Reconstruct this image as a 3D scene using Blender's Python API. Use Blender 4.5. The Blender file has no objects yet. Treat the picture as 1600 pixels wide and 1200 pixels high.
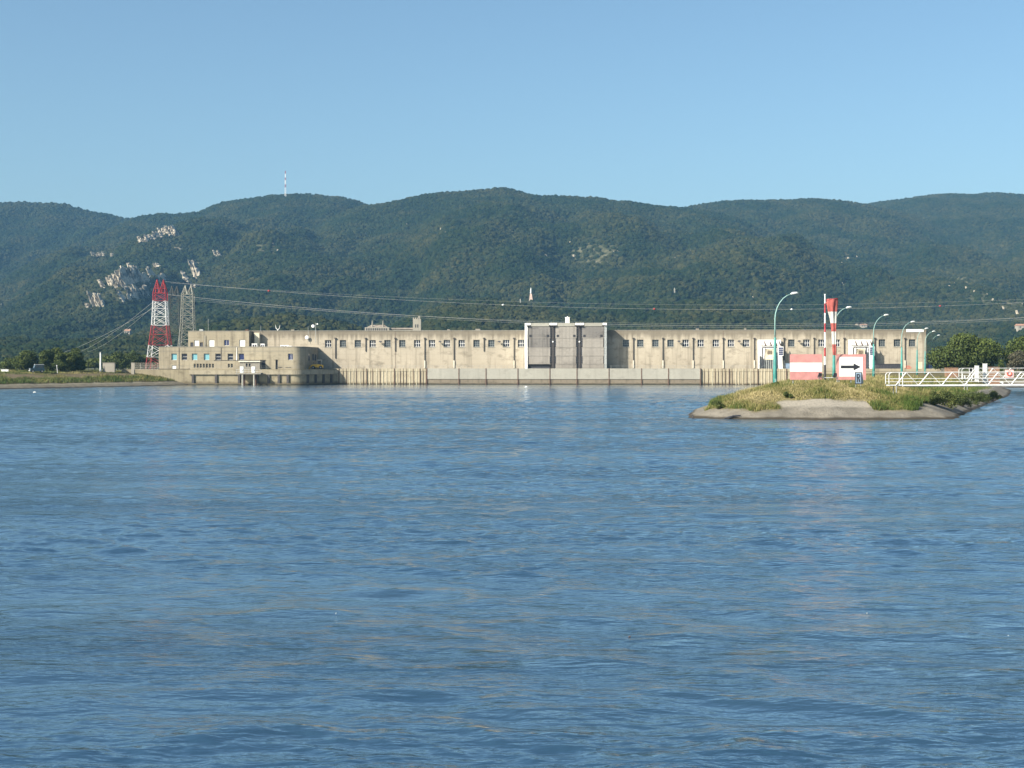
import bpy, math, random
import numpy as np
from mathutils import Vector, Matrix
R = math.radians
scene = bpy.context.scene
rng = np.random.default_rng(7)
random.seed(7)
# ------------------------------------------------------------------ camera, sky, sun, exposure
CAMH, F, HOR = 6.0, 1600 * 50 / 36, 571.0          # camera height, focal length in photo pixels, horizon row
cam = bpy.data.cameras.new('camera'); cam.lens = 50; cam.sensor_width = 36
cam.clip_start = 0.5; cam.clip_end = 20000
cam.shift_y = -(600 - HOR) / 1600
co = bpy.data.objects.new('camera', cam); scene.collection.objects.link(co)
co.location = (0, 0, CAMH); co.rotation_euler = (R(90), 0, 0)
scene.camera = co
SUN_AZ, SUN_EL = R(52), R(33)                       # sun behind the left shoulder
sv = Vector((-math.sin(SUN_AZ) * math.cos(SUN_EL), -math.cos(SUN_AZ) * math.cos(SUN_EL), math.sin(SUN_EL)))
world = bpy.data.worlds.new('World'); scene.world = world; world.use_nodes = True
wn = world.node_tree; sky = wn.nodes.new('ShaderNodeTexSky'); sky.sky_type = 'NISHITA'; sky.sun_disc = False
sky.sun_elevation = SUN_EL; sky.sun_rotation = math.atan2(sv.x, sv.y)
sky.air_density = 1.0; sky.dust_density = 2.0; sky.ozone_density = 3.2
tintn = wn.nodes.new('ShaderNodeVectorMath'); tintn.operation = 'MULTIPLY'; tintn.inputs[1].default_value = (.95, 1.04, .99)   # slightly greener blue
wn.links.new(sky.outputs[0], tintn.inputs[0]); wn.links.new(tintn.outputs[0], wn.nodes['Background'].inputs[0])
wn.nodes['Background'].inputs[1].default_value = 0.079
sl = bpy.data.lights.new('sun', 'SUN'); sl.energy = 5.0; sl.angle = R(0.5); sl.color = (1, .93, .82)
so = bpy.data.objects.new('sun', sl); scene.collection.objects.link(so)
so.rotation_euler = sv.to_track_quat('Z', 'Y').to_euler()
scene.view_settings.view_transform = 'Standard'; scene.view_settings.look = 'None'
scene.view_settings.exposure = 1.0; scene.view_settings.gamma = 1
scene.cycles.max_bounces = 6; scene.cycles.diffuse_bounces = 1; scene.cycles.glossy_bounces = 2
scene.cycles.volume_bounces = 0; scene.cycles.transparent_max_bounces = 8
C = scene.collection

# ------------------------------------------------------------------ helpers
def X(px, D): return (px - 800) * D / F
def Zp(py, D): return CAMH + (HOR - py) * D / F
def P(px, py, D): return Vector((X(px, D), D, Zp(py, D)))
# frame of the power station: u along its wall (to the right), v out from the wall towards the river
TH, D0 = R(4.3), 455.0
CS, SN = math.cos(TH), math.sin(TH)
def W(u, v, z): return Vector((u * CS - v * SN, D0 - u * SN - v * CS, z))
def U(px, v=0.0):
    k = (px - 800) / F
    return (k * (D0 - v * CS) + v * SN) / (CS + k * SN)
def H(py, px, v=0.0):
    u = U(px, v); return CAMH + (HOR - py) * (D0 - u * SN - v * CS) / F

class MB:
    def __init__(s): s.v = []; s.f = []; s.m = []
    def add(s, vs, fs, mi=0):
        o = len(s.v); s.v += [tuple(q) for q in vs]
        for q in fs: s.f.append(tuple(i + o for i in q)); s.m.append(mi)
        return s
    def hexa(s, p, mi=0):   # 8 corners: bottom 4, top 4
        return s.add(p, [(3, 2, 1, 0), (4, 5, 6, 7), (0, 1, 5, 4), (1, 2, 6, 5), (2, 3, 7, 6), (3, 0, 4, 7)], mi)
    def box(s, a, b, mi=0):
        x0, y0, z0 = a; x1, y1, z1 = b
        return s.hexa([(x0, y0, z0), (x1, y0, z0), (x1, y1, z0), (x0, y1, z0), (x0, y0, z1), (x1, y0, z1), (x1, y1, z1), (x0, y1, z1)], mi)
    def wbox(s, u0, u1, v0, v1, z0, z1, mi=0):  # box in the station frame, v1 is the river side
        return s.hexa([W(u0, v1, z0), W(u1, v1, z0), W(u1, v0, z0), W(u0, v0, z0), W(u0, v1, z1), W(u1, v1, z1), W(u1, v0, z1), W(u0, v0, z1)], mi)
    def ptube(s, pts, rad, n=8, mi=0, cap=True):
        pts = [Vector(p) for p in pts]
        if not hasattr(rad, '__len__'): rad = [rad] * len(pts)
        rings = []; prev = None
        for i, p in enumerate(pts):
            d = (pts[min(i + 1, len(pts) - 1)] - pts[max(i - 1, 0)]).normalized()
            a = prev - d * prev.dot(d) if prev is not None else None
            if a is None or a.length < 1e-4:
                a = d.cross(Vector((0, 0, 1)) if abs(d.z) < .9 else Vector((1, 0, 0)))
            a.normalize(); prev = a; b = d.cross(a)
            rings.append([p + (a * math.cos(2 * math.pi * k / n) + b * math.sin(2 * math.pi * k / n)) * rad[i] for k in range(n)])
        vs = [q for r in rings for q in r]; fs = []
        for i in range(len(pts) - 1):
            for k in range(n):
                fs.append((i * n + k, i * n + (k + 1) % n, (i + 1) * n + (k + 1) % n, (i + 1) * n + k))
        if cap: fs += [tuple(range(n))[::-1], tuple(range((len(pts) - 1) * n, len(pts) * n))]
        return s.add(vs, fs, mi)
    def bar(s, a, b, w, mi=0): return s.ptube([a, b], w, 4, mi)
    def prism(s, poly, vec, mi=0):  # planar polygon of 3-D points pushed along vec
        n = len(poly); vec = Vector(vec); top = [Vector(p) + vec for p in poly]
        return s.add(list(poly) + top, [tuple(range(n))[::-1], tuple(range(n, 2 * n))] + [(i, (i + 1) % n, n + (i + 1) % n, n + i) for i in range(n)], mi)
    def ball(s, c, r, n=10, mi=0, sc=(1, 1, 1)):
        vs = []; fs = []; m = n // 2
        for i in range(m + 1):
            t = math.pi * i / m
            for k in range(n):
                a = 2 * math.pi * k / n
                vs.append((c[0] + r * sc[0] * math.sin(t) * math.cos(a), c[1] + r * sc[1] * math.sin(t) * math.sin(a), c[2] + r * sc[2] * math.cos(t)))
        for i in range(m):
            for k in range(n): fs.append((i * n + k, (i + 1) * n + k, (i + 1) * n + (k + 1) % n, i * n + (k + 1) % n))
        return s.add(vs, fs, mi)
    def build(s, name, mats, parent=None, org=None, smooth=False):
        me = bpy.data.meshes.new(name)
        if org is None: org = origin_of(parent) if parent is not None else Vector((0, 0, 0))
        o = Vector(org)
        me.from_pydata([(a - o.x, b - o.y, c - o.z) for a, b, c in s.v], [], s.f)
        mats = mats if isinstance(mats, (list, tuple)) else [mats]
        for m in mats: me.materials.append(m)
        me.polygons.foreach_set('material_index', s.m)
        if smooth: me.polygons.foreach_set('use_smooth', [True] * len(s.f))
        me.update()
        ob = bpy.data.objects.new(name, me); C.objects.link(ob)
        if parent is not None: ob.parent = parent
        else: ob.location = o
        return ob
def origin_of(o):
    while o.parent: o = o.parent
    return Vector(o.location)
def tag(o, label=None, cat=None, group=None, kind=None):
    if label: o['label'] = label
    if cat: o['category'] = cat
    if group: o['group'] = group
    if kind: o['kind'] = kind
    return o
def thing(name, loc, label, cat, group=None):
    o = bpy.data.objects.new(name, None); o.empty_display_size = .5; C.objects.link(o)
    o.location = loc
    return tag(o, label, cat, group)
def copy_tree(o, parent=None):
    c = o.copy(); C.objects.link(c)
    if parent is not None: c.parent = parent
    for ch in list(o.children): copy_tree(ch, c)
    return c
def np_obj(name, v, faces, mats, parent=None, loc=(0, 0, 0), attrs=None, smooth=False):
    v = np.asarray(v, np.float32); faces = np.asarray(faces, np.int32); k = faces.shape[1]
    me = bpy.data.meshes.new(name)
    me.vertices.add(len(v)); me.vertices.foreach_set('co', v.ravel())
    me.loops.add(faces.size); me.loops.foreach_set('vertex_index', faces.ravel())
    me.polygons.add(len(faces)); me.polygons.foreach_set('loop_start', np.arange(0, faces.size, k, dtype=np.int32))
    if smooth: me.polygons.foreach_set('use_smooth', np.ones(len(faces), bool))
    for n_, a in (attrs or {}).items():
        at = me.attributes.new(n_, 'FLOAT', 'POINT'); at.data.foreach_set('value', np.asarray(a, np.float32).ravel())
    me.update(calc_edges=True); me.validate()
    for m in (mats if isinstance(mats, (list, tuple)) else [mats]): me.materials.append(m)
    ob = bpy.data.objects.new(name, me); C.objects.link(ob)
    if parent is not None: ob.parent = parent
    else: ob.location = loc
    return ob
def grid_faces(ny, nx, keep=None):
    i = np.arange(ny - 1)[:, None] * nx + np.arange(nx - 1)[None, :]
    q = np.stack([i, i + 1, i + nx + 1, i + nx], -1)
    return q.reshape(-1, 4) if keep is None else q[keep]
# value noise
_perm = rng.random((256, 256))
def vnoise(x, y):
    xi = np.floor(x).astype(int); yi = np.floor(y).astype(int); fx = x - xi; fy = y - yi
    fx = fx * fx * (3 - 2 * fx); fy = fy * fy * (3 - 2 * fy)
    g = lambda a, b: _perm[a & 255, b & 255]
    return (g(xi, yi) * (1 - fx) + g(xi + 1, yi) * fx) * (1 - fy) + (g(xi, yi + 1) * (1 - fx) + g(xi + 1, yi + 1) * fx) * fy
def fbm(x, y, o=4):
    s = 0; a = .5
    for i in range(o): s = s + a * (vnoise(x * 2 ** i + 17 * i, y * 2 ** i + 31 * i) - .5); a *= .5
    return s

# ------------------------------------------------------------------ materials
def nt(name):
    m = bpy.data.materials.new(name); m.use_nodes = True
    t = m.node_tree; return m, t, t.nodes['Principled BSDF']
def N(t, kind, **kw):
    n = t.nodes.new(kind)
    for k, v in kw.items():
        if k.startswith('i_'): n.inputs[k[2:].replace('_', ' ')].default_value = v
        else: setattr(n, k, v)
    return n
def mixc(t, fac, a, b, mode='MIX'):
    n = t.nodes.new('ShaderNodeMix'); n.data_type = 'RGBA'; n.blend_type = mode
    for sock, val in ((n.inputs[0], fac), (n.inputs[6], a), (n.inputs[7], b)):
        if isinstance(val, bpy.types.NodeSocket): t.links.new(val, sock)
        elif isinstance(val, (int, float)): sock.default_value = val
        else: sock.default_value = (*val, 1)
    return n.outputs[2]
def ramp(t, src, a, b):
    n = t.nodes.new('ShaderNodeMapRange'); n.inputs[1].default_value = a; n.inputs[2].default_value = b
    t.links.new(src, n.inputs[0]); return n.outputs[0]
def noise(t, vec, scale, detail=3, sc=None, rough=.55):
    if sc is not None:
        mp = N(t, 'ShaderNodeMapping'); mp.inputs['Scale'].default_value = sc; t.links.new(vec, mp.inputs[0]); vec = mp.outputs[0]
    n = N(t, 'ShaderNodeTexNoise', i_Scale=scale, i_Detail=detail, i_Roughness=rough); t.links.new(vec, n.inputs['Vector']); return n.outputs[0]
def math2(t, op, a, b=None):
    n = t.nodes.new('ShaderNodeMath'); n.operation = op
    for s, v in ((n.inputs[0], a), (n.inputs[1], b)):
        if v is None: continue
        if isinstance(v, bpy.types.NodeSocket): t.links.new(v, s)
        else: s.default_value = v
    return n.outputs[0]
def paint(name, col, rough=.6, var=.12, scale=3.0, metal=0.0, dirt=None, spec=.4):
    m, t, b = nt(name); pos = N(t, 'ShaderNodeNewGeometry').outputs['Position']
    n1 = noise(t, pos, scale, 4)
    dark = tuple(c * (1 - 2 * var) for c in col); lite = tuple(min(1, c * (1 + 1.2 * var)) for c in col)
    c = mixc(t, ramp(t, n1, .3, .7), dark, lite)
    if dirt:
        n2 = noise(t, pos, 1.0, 4, (scale * .8, scale * .8, scale * .1)); c = mixc(t, ramp(t, n2, .52, .8), c, dirt)
    t.links.new(c, b.inputs['Base Color']); b.inputs['Roughness'].default_value = rough
    b.inputs['Metallic'].default_value = metal; b.inputs['Specular IOR Level'].default_value = spec
    return m
def concrete(name, col, dark, zt=None, zb=None, streak=.5, patch=.5, lines=.0, big=.12, board=1.2):
    col = tuple(x * .66 for x in col); dark = tuple(x * .6 for x in dark)
    m, t, b = nt(name); g = N(t, 'ShaderNodeNewGeometry'); pos = g.outputs['Position']
    n1 = noise(t, pos, big, 5); n2 = noise(t, pos, 1.3, 4)
    c = mixc(t, ramp(t, n1, .3, .7), tuple(x * .84 for x in col), tuple(x * 1.1 for x in col))
    c = mixc(t, ramp(t, n2, .35, .75), c, tuple(x * .9 for x in col))
    sep = N(t, 'ShaderNodeSeparateXYZ'); t.links.new(pos, sep.inputs[0]); z = sep.outputs[2]
    st = noise(t, pos, 1.0, 4, (.9, .9, .05)); blot = noise(t, pos, .35, 5, (1, 1, 1.6), .65)
    if zt is not None:   # weather stain hanging from the top edge
        edge = math2(t, 'ADD', z, math2(t, 'MULTIPLY', math2(t, 'SUBTRACT', st, .5), 5.0))
        c = mixc(t, math2(t, 'MULTIPLY', ramp(t, edge, zt - 2.9, zt - 1.1), .78), c, dark)
    if zb is not None:   # tide and splash stain at the foot
        edge = math2(t, 'ADD', z, math2(t, 'MULTIPLY', math2(t, 'SUBTRACT', st, .5), 1.6))
        c = mixc(t, math2(t, 'MULTIPLY', ramp(t, edge, zb, zb - .7), .75), c, dark)
        c = mixc(t, math2(t, 'MULTIPLY', ramp(t, math2(t, 'ADD', z, math2(t, 'MULTIPLY', blot, .5)), .75, .45), .85), c, (.03, .03, .018))
    c = mixc(t, math2(t, 'MULTIPLY', ramp(t, st, .51, .72), streak), c, dark)
    c = mixc(t, math2(t, 'MULTIPLY', ramp(t, blot, .53, .70), patch), c, dark)
    if lines:
        w = math2(t, 'FRACT', math2(t, 'MULTIPLY', z, 1 / board)); w = ramp(t, w, .06, .02)
        c = mixc(t, math2(t, 'MULTIPLY', w, lines), c, dark)
    t.links.new(c, b.inputs['Base Color']); b.inputs['Roughness'].default_value = .9; b.inputs['Specular IOR Level'].default_value = .2
    bp = N(t, 'ShaderNodeBump', i_Strength=.4, i_Distance=.05); t.links.new(n2, bp.inputs['Height']); t.links.new(bp.outputs[0], b.inputs['Normal'])
    return m
def glass(name, col, rough=.08):
    m, t, b = nt(name); b.inputs['Base Color'].default_value = (*col, 1); b.inputs['Roughness'].default_value = rough
    b.inputs['Specular IOR Level'].default_value = .6; return m
def leaf(name, c0, c1, c2, k=.72):
    c0, c1, c2 = [tuple(x * k for x in c) for c in (c0, c1, c2)]
    m, t, b = nt(name); a = N(t, 'ShaderNodeAttribute', attribute_name='tint')
    r = t.nodes.new('ShaderNodeValToRGB'); e = r.color_ramp.elements
    e[0].color = (*c0, 1); e[1].color = (*c2, 1); k = e.new(.5); k.color = (*c1, 1)
    t.links.new(a.outputs['Fac'], r.inputs[0]); t.links.new(r.outputs[0], b.inputs['Base Color'])
    b.inputs['Roughness'].default_value = .7; b.inputs['Specular IOR Level'].default_value = .2
    return m

m_conc = concrete('beige_concrete', (.585, .51, .39), (.235, .20, .145), zt=17.1, streak=.6, patch=.62, lines=.35, board=1.6)
m_annex = concrete('annex_concrete', (.46, .40, .285), (.2, .17, .12), streak=.6, patch=.55, lines=.3, board=1.5)
m_plinth = concrete('plinth_concrete', (.40, .345, .23), (.16, .13, .085), zb=1.3, streak=.5, patch=.5)
m_quay = concrete('quay_concrete', (.52, .45, .315), (.24, .18, .11), zb=1.0, streak=.55, patch=.3)
m_panel = concrete('grey_panel_concrete', (.45, .43, .36), (.25, .23, .19), streak=.25, patch=.3)
m_band = concrete('wet_band', (.27, .225, .165), (.13, .105, .075), zb=.7, streak=.6, patch=.5)
m_grey = concrete('grey_concrete', (.37, .34, .28), (.18, .16, .13), streak=.4, patch=.5)
m_gate = concrete('gate_plate', (.27, .25, .225), (.06, .055, .05), streak=.7, patch=.7, lines=.5, board=.75)
m_gatem = concrete('gate_plate_clean', (.40, .365, .315), (.16, .14, .12), streak=.45, patch=.35, lines=.35, board=.75)
m_roofc = concrete('roof_concrete', (.35, .32, .27), (.2, .18, .15))
m_white = paint('white_paint', (.78, .77, .73), .5, .06, 2, dirt=(.5, .45, .36))
m_cream = paint('cream_paint', (.66, .59, .43), .6, .1, 1.5, dirt=(.42, .34, .22))
m_offw = paint('off_white_coating', (.56, .52, .42), .6, .08, 1, dirt=(.45, .4, .3))
m_dark = paint('dark_steel', (.045, .045, .05), .6, .2, 4)
m_brown = paint('rusty_brown_steel', (.10, .055, .035), .75, .25, 3)
m_pipe = paint('dark_pipe', (.052, .046, .042), .7, .2, 3)
m_steel = paint('galvanised_steel', (.34, .35, .33), .5, .15, 2, .3)
m_lattice = paint('weathered_lattice', (.30, .29, .24), .7, .2, 2)
m_lattshade = paint('shaded_lattice', (.085, .09, .085), .7, .2, 2)  # darker lattice colour, shadow on the third pylon put into the paint
m_red = paint('signal_red', (.36, .045, .05), .6, .2, 2)
m_redw = paint('signal_white', (.72, .72, .70), .6, .08, 2)
m_pink = paint('faded_red_board', (.47, .215, .195), .7, .1, 1.2, dirt=(.42, .21, .18))
m_board = paint('white_board', (.68, .69, .66), .6, .04, 1)
m_black = paint('black_paint', (.018, .018, .022), .5, .2, 4)
m_blue = paint('slate_blue_board', (.19, .26, .34), .6, .15, 2)
m_teal = paint('teal_paint', (.05, .235, .205), .5, .12, 2, dirt=(.08, .19, .165))
m_tealp = paint('pale_teal_paint', (.2, .33, .30), .5, .1, 2)
m_lampw = paint('lamp_housing', (.6, .62, .6), .4, .08, 3)
m_gang = paint('gangway_white', (.58, .58, .56), .5, .08, 2, dirt=(.42, .4, .36))
m_gdeck = paint('gangway_deck', (.55, .58, .62), .6, .1, 2)
m_yell = paint('machine_yellow', (.75, .42, .04), .5, .12, 2)
m_rub = paint('black_rubber', (.02, .02, .02), .9, .2, 4)
m_veh = paint('dark_blue_green_paint', (.03, .06, .075), .35, .15, 2)
m_glint = paint('glint_metal', (.7, .72, .75), .15, .05, 3, .9)  # pale metal used on the windscreen glass to imitate its glare
m_brick = paint('brown_brick', (.28, .17, .11), .9, .2, 2)
m_tile = paint('clay_tile', (.36, .20, .13), .9, .2, 1)
m_stone = concrete('pale_stone', (.50, .46, .38), (.26, .23, .19), streak=.3, patch=.3)
m_slatroof = paint('old_tile_roof', (.26, .215, .17), .9, .2, .4)
m_bark = paint('bark', (.10, .075, .05), .95, .3, 3)
m_gdark = glass('dark_glass', (.015, .02, .035)); m_ggrey = glass('grey_glass', (.05, .06, .065), .25)
m_gteal = glass('teal_blind_glass', (.16, .36, .40), .2); m_gblue = glass('blue_glass', (.02, .03, .09), .1)
m_soil = None
m_pine = leaf('pine_leaf', (.035, .05, .014), (.075, .105, .022), (.16, .19, .04))
m_tree = leaf('tree_leaf', (.032, .055, .016), (.075, .105, .024), (.17, .19, .038))
m_bush = leaf('bush_leaf', (.04, .062, .015), (.085, .11, .028), (.19, .20, .06))
m_grass = leaf('grass_blade', (.075, .125, .022), (.255, .225, .075), (.56, .46, .23))
m_orange = paint('safety_orange', (.5, .08, .03), .6, .1, 2)

# ------------------------------------------------------------------ hills, plain, forest
def layer(pts, D, L, back=700, p=1.15):
    a = np.array(pts, float); xs = (a[:, 0] - 800) * D / F; hs = CAMH + (HOR - a[:, 1]) * D / F - 4.5
    return xs, hs, D, L, back, p
LAYERS = [
    layer([(-900, 470), (-500, 370), (-250, 325), (-100, 312), (0, 314), (50, 313), (100, 315), (130, 322), (160, 330), (190, 337), (207, 339), (250, 352), (300, 375), (380, 430), (460, 560)], 3300, 1500),
    layer([(120, 420), (170, 362), (205, 338), (230, 334), (260, 331), (285, 332), (320, 325), (345, 315), (370, 310), (400, 305), (430, 302), (470, 302), (505, 302), (530, 304), (550, 310), (570, 317), (620, 332), (700, 360), (800, 420), (880, 560)], 3000, 1500),
    layer([(380, 560), (450, 400), (520, 335), (560, 318), (575, 316), (590, 315), (620, 309), (660, 302), (700, 297), (740, 293), (770, 290), (790, 291), (815, 297), (850, 304), (880, 302), (920, 304), (960, 309), (1000, 313), (1040, 318), (1075, 320), (1150, 338), (1250, 380), (1350, 450), (1420, 560)], 2700, 1350),
    layer([(900, 560), (950, 420), (1000, 345), (1075, 320), (1110, 315), (1140, 312), (1170, 311), (1200, 310), (1240, 309), (1300, 310), (1330, 312), (1358, 317), (1420, 332), (1500, 370), (1600, 450), (1680, 560)], 3100, 1500),
    layer([(1150, 560), (1230, 400), (1300, 340), (1358, 316), (1400, 309), (1440, 304), (1480, 300), (1520, 301), (1560, 300), (1600, 303), (1750, 308), (1900, 325), (2100, 360), (2500, 480)], 3600, 1900),
    layer([(-700, 560), (-300, 520), (-60, 520), (40, 500), (100, 470), (150, 452), (200, 420), (230, 417), (262, 420), (275, 424), (290, 440), (330, 470), (400, 530), (450, 565)], 2000, 700, 500, 1.0),   # limestone spur
    layer([(120, 562), (200, 520), (260, 485), (310, 452), (360, 420), (410, 392), (440, 386), (500, 392), (560, 420), (640, 450), (720, 520), (780, 560)], 2150, 900, 500, 1.0),
    layer([(1150, 560), (1230, 500), (1300, 455), (1370, 430), (1440, 428), (1500, 440), (1560, 465), (1640, 480), (1750, 470), (1900, 480), (2100, 560)], 2100, 900, 500, 1.0),
    layer([(560, 560), (620, 505), (700, 470), (760, 462), (800, 468), (835, 471), (880, 478), (950, 480), (1020, 470), (1100, 462), (1180, 475), (1250, 505), (1330, 520), (1450, 512), (1600, 500), (1800, 500), (2000, 560)], 1450, 480, 400, .9),
    layer([(-700, 550), (-200, 540), (0, 525), (80, 530), (150, 528), (200, 522), (260, 520), (350, 500), (450, 490), (540, 505), (640, 530), (800, 545), (1000, 540), (1300, 545), (1600, 540), (2000, 555)], 1150, 250, 300, .8),
]
def hill_h(x, y):
    x = np.asarray(x, float); y = np.asarray(y, float)
    wx = x + 60 * fbm(x / 400, y / 400, 2)
    h = np.full(np.broadcast(x, y).shape, -8.0)
    for i, (xs, hs, D, L, back, p) in enumerate(LAYERS):
        yy = y
        t = np.where(yy < D, (D - yy) / L, (yy - D) / back)
        near = np.clip(t * 3, 0, 1)
        xl = x * (1 - near) + wx * near
        hr = np.interp(xl, xs, hs, left=-30, right=-30)
        gl = fbm(x / 260 + 9 * i, y / 700 + 3 * i, 4) * 1.0 + .6 * fbm(x / 90 + 5 * i, y / 170, 3)
        g = hr * np.clip(1 - t, 0, 1) ** p + gl * np.clip(hr, 0, 200) * .8 * np.clip(t * (1 - t) * 4, 0, 1)
        g = np.where(t > 1, -8, g)
        h = np.maximum(h, g)
    return h + 9.0 * fbm(x / 55, y / 55, 3)
def hit(px, py, d0=900, d1=4200):
    D = np.arange(d0, d1, 4.0); k = (px - 800) / F
    hh = hill_h(k * D, D); z = CAMH + (HOR - py) * D / F
    i = np.argmax(hh + 1.5 >= z) if (hh + 1.5 >= z).any() else len(D) - 1
    return Vector((k * D[i], D[i], hh[i]))
STEP = 14
hx = np.arange(-2900, 2900, STEP); hy = np.arange(830, 4300, STEP)
HX, HY = np.meshgrid(hx, hy); HZ = hill_h(HX, HY)
# bare rocky places seen on the slopes: photo column, row, half width, half height
BARE = [(215, 432, 60, 16), (195, 462, 45, 12), (250, 366, 36, 9), (305, 420, 14, 16), (930, 398, 45, 22), (1068, 392, 26, 12), (1325, 400, 16, 9), (1315, 440, 14, 7),
        (1490, 440, 34, 11), (1525, 452, 40, 14), (1555, 465, 38, 17), (1590, 485, 30, 20), (690, 360, 22, 7), (420, 388, 30, 8), (855, 395, 20, 8), (285, 455, 22, 8), (760, 482, 20, 8),
        (815, 482, 22, 6), (960, 456, 20, 5), (130, 500, 26, 8), (205, 495, 50, 5), (1345, 508, 26, 5), (1155, 480, 10, 10), (580, 520, 30, 6), (905, 376, 10, 8), (450, 470, 20, 4)]
forest = np.ones(HX.shape)
for (px, py, rx, ry) in BARE:
    qx = 800 + HX * F / HY; qy = HOR - (HZ - CAMH) * F / HY
    c = hit(px, py)
    d = ((qx - px) / rx) ** 2 + ((qy - py) / ry) ** 2
    w = np.clip(1.25 - d, 0, 1) * (np.abs(HY - c.y) < 350)
    forest *= 1 - .86 * np.clip(w * 1.3, 0, 1) * np.clip(.7 + 1.6 * fbm(HX / 30, HY / 30, 3) * 1.5, 0, 1)
bare = 1 - forest
inview = (np.abs(HX) < .40 * HY + 150) & (HZ > 2)
qy = HOR - (HZ - CAMH) * F / HY
back = np.zeros(HX.shape, bool)
ang = (HZ - CAMH) / HY; mx = np.maximum.accumulate(ang, 0); occl = ang < mx - .006
dens = forest * inview * (~occl) * np.clip(.78 + 1.4 * fbm(HX / 70, HY / 70, 3), .25, 1.1)
def hill_mat():
    m, t, b = nt('hill_ground'); pos = N(t, 'ShaderNodeNewGeometry').outputs['Position']
    a = N(t, 'ShaderNodeAttribute', attribute_name='bare').outputs['Fac']
    n1 = noise(t, pos, .012, 4); n2 = noise(t, pos, .12, 4)
    c = mixc(t, ramp(t, n1, .35, .65), (.010, .019, .009), (.022, .029, .012))
    d = mixc(t, ramp(t, n2, .3, .7), (.05, .055, .022), (.15, .135, .085))
    c = mixc(t, math2(t, 'MULTIPLY', a, ramp(t, n2, .25, .55)), c, d)
    t.links.new(c, b.inputs['Base Color']); b.inputs['Roughness'].default_value = 1; b.inputs['Specular IOR Level'].default_value = 0
    return m
hv = np.stack([HX, HY, HZ], -1).reshape(-1, 3)
keep = (np.maximum.reduce([HZ[:-1, :-1], HZ[1:, :-1], HZ[:-1, 1:], HZ[1:, 1:]]) > 0)
hills = np_obj('hills', hv, grid_faces(len(hy), len(hx), keep), hill_mat(), attrs={'bare': bare, 'dens': dens}, smooth=True)
hills['kind'] = 'structure'
def forest_mat():
    m, t, b = nt('forest_canopy'); pos = N(t, 'ShaderNodeNewGeometry').outputs['Position']
    oi = N(t, 'ShaderNodeObjectInfo'); n1 = noise(t, pos, .009, 5, None, .65); n2 = noise(t, pos, .9, 3)
    c = mixc(t, oi.outputs['Random'], (.0055, .014, .006), (.024, .034, .011))
    c = mixc(t, ramp(t, n1, .42, .6), c, mixc(t, oi.outputs['Random'], (.018, .025, .011), (.056, .054, .020)))
    c = mixc(t, ramp(t, n2, .3, .7), c, mixc(t, .5, c, (.006, .013, .006)))
    t.links.new(c, b.inputs['Base Color']); b.inputs['Roughness'].default_value = .95; b.inputs['Specular IOR Level'].default_value = .05
    return m
def forest_nodes(density, rmin, rmax, mat):
    g = bpy.data.node_groups.new('canopy_scatter', 'GeometryNodeTree')
    g.interface.new_socket('Geometry', in_out='INPUT', socket_type='NodeSocketGeometry')
    g.interface.new_socket('Geometry', in_out='OUTPUT', socket_type='NodeSocketGeometry')
    n = g.nodes; l = g.links
    gi = n.new('NodeGroupInput'); go = n.new('NodeGroupOutput')
    na = n.new('GeometryNodeInputNamedAttribute'); na.data_type = 'FLOAT'; na.inputs[0].default_value = 'dens'
    mu = n.new('ShaderNodeMath'); mu.operation = 'MULTIPLY'; mu.inputs[1].default_value = density
    l.new(na.outputs[0], mu.inputs[0])
    dp = n.new('GeometryNodeDistributePointsOnFaces'); l.new(gi.outputs[0], dp.inputs['Mesh']); l.new(mu.outputs[0], dp.inputs['Density'])
    join = n.new('GeometryNodeJoinGeometry')
    for k in range(4):
        ico = n.new('GeometryNodeMeshIcoSphere'); ico.inputs['Subdivisions'].default_value = 3 if k < 2 else 2; ico.inputs['Radius'].default_value = 1
        p = n.new('GeometryNodeInputPosition'); nz = n.new('ShaderNodeTexNoise'); nz.noise_dimensions = '4D'
        nz.inputs['W'].default_value = k * 7.3; nz.inputs['Scale'].default_value = 1.5; nz.inputs['Detail'].default_value = 2
        l.new(p.outputs[0], nz.inputs['Vector'])
        mr = n.new('ShaderNodeMapRange'); mr.inputs[1].default_value = .25; mr.inputs[2].default_value = .75; mr.inputs[3].default_value = .45; mr.inputs[4].default_value = 1.4
        l.new(nz.outputs[0], mr.inputs[0])
        sc = n.new('ShaderNodeVectorMath'); sc.operation = 'SCALE'; l.new(p.outputs[0], sc.inputs[0]); l.new(mr.outputs[0], sc.inputs['Scale'])
        sp = n.new('GeometryNodeSetPosition'); l.new(ico.outputs[0], sp.inputs['Geometry']); l.new(sc.outputs[0], sp.inputs['Position'])
        sm = n.new('GeometryNodeSetMaterial'); sm.inputs['Material'].default_value = mat; l.new(sp.outputs[0], sm.inputs[0])
        gt = n.new('GeometryNodeGeometryToInstance'); l.new(sm.outputs[0], gt.inputs[0]); l.new(gt.outputs[0], join.inputs[0])
    io = n.new('GeometryNodeInstanceOnPoints'); io.inputs['Pick Instance'].default_value = True
    l.new(dp.outputs[0], io.inputs['Points']); l.new(join.outputs[0], io.inputs['Instance'])
    rs = n.new('FunctionNodeRandomValue'); rs.data_type = 'FLOAT'; rs.inputs[2].default_value = rmin; rs.inputs[3].default_value = rmax
    l.new(rs.outputs[1], io.inputs['Scale'])
    rr = n.new('FunctionNodeRandomValue'); rr.data_type = 'FLOAT_VECTOR'; rr.inputs[0].default_value = (-.3, -.3, 0); rr.inputs[1].default_value = (.3, .3, 6.28); rr.inputs['Seed'].default_value = 5
    l.new(rr.outputs[0], io.inputs['Rotation']); l.new(io.outputs[0], go.inputs[0])
    return g
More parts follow.
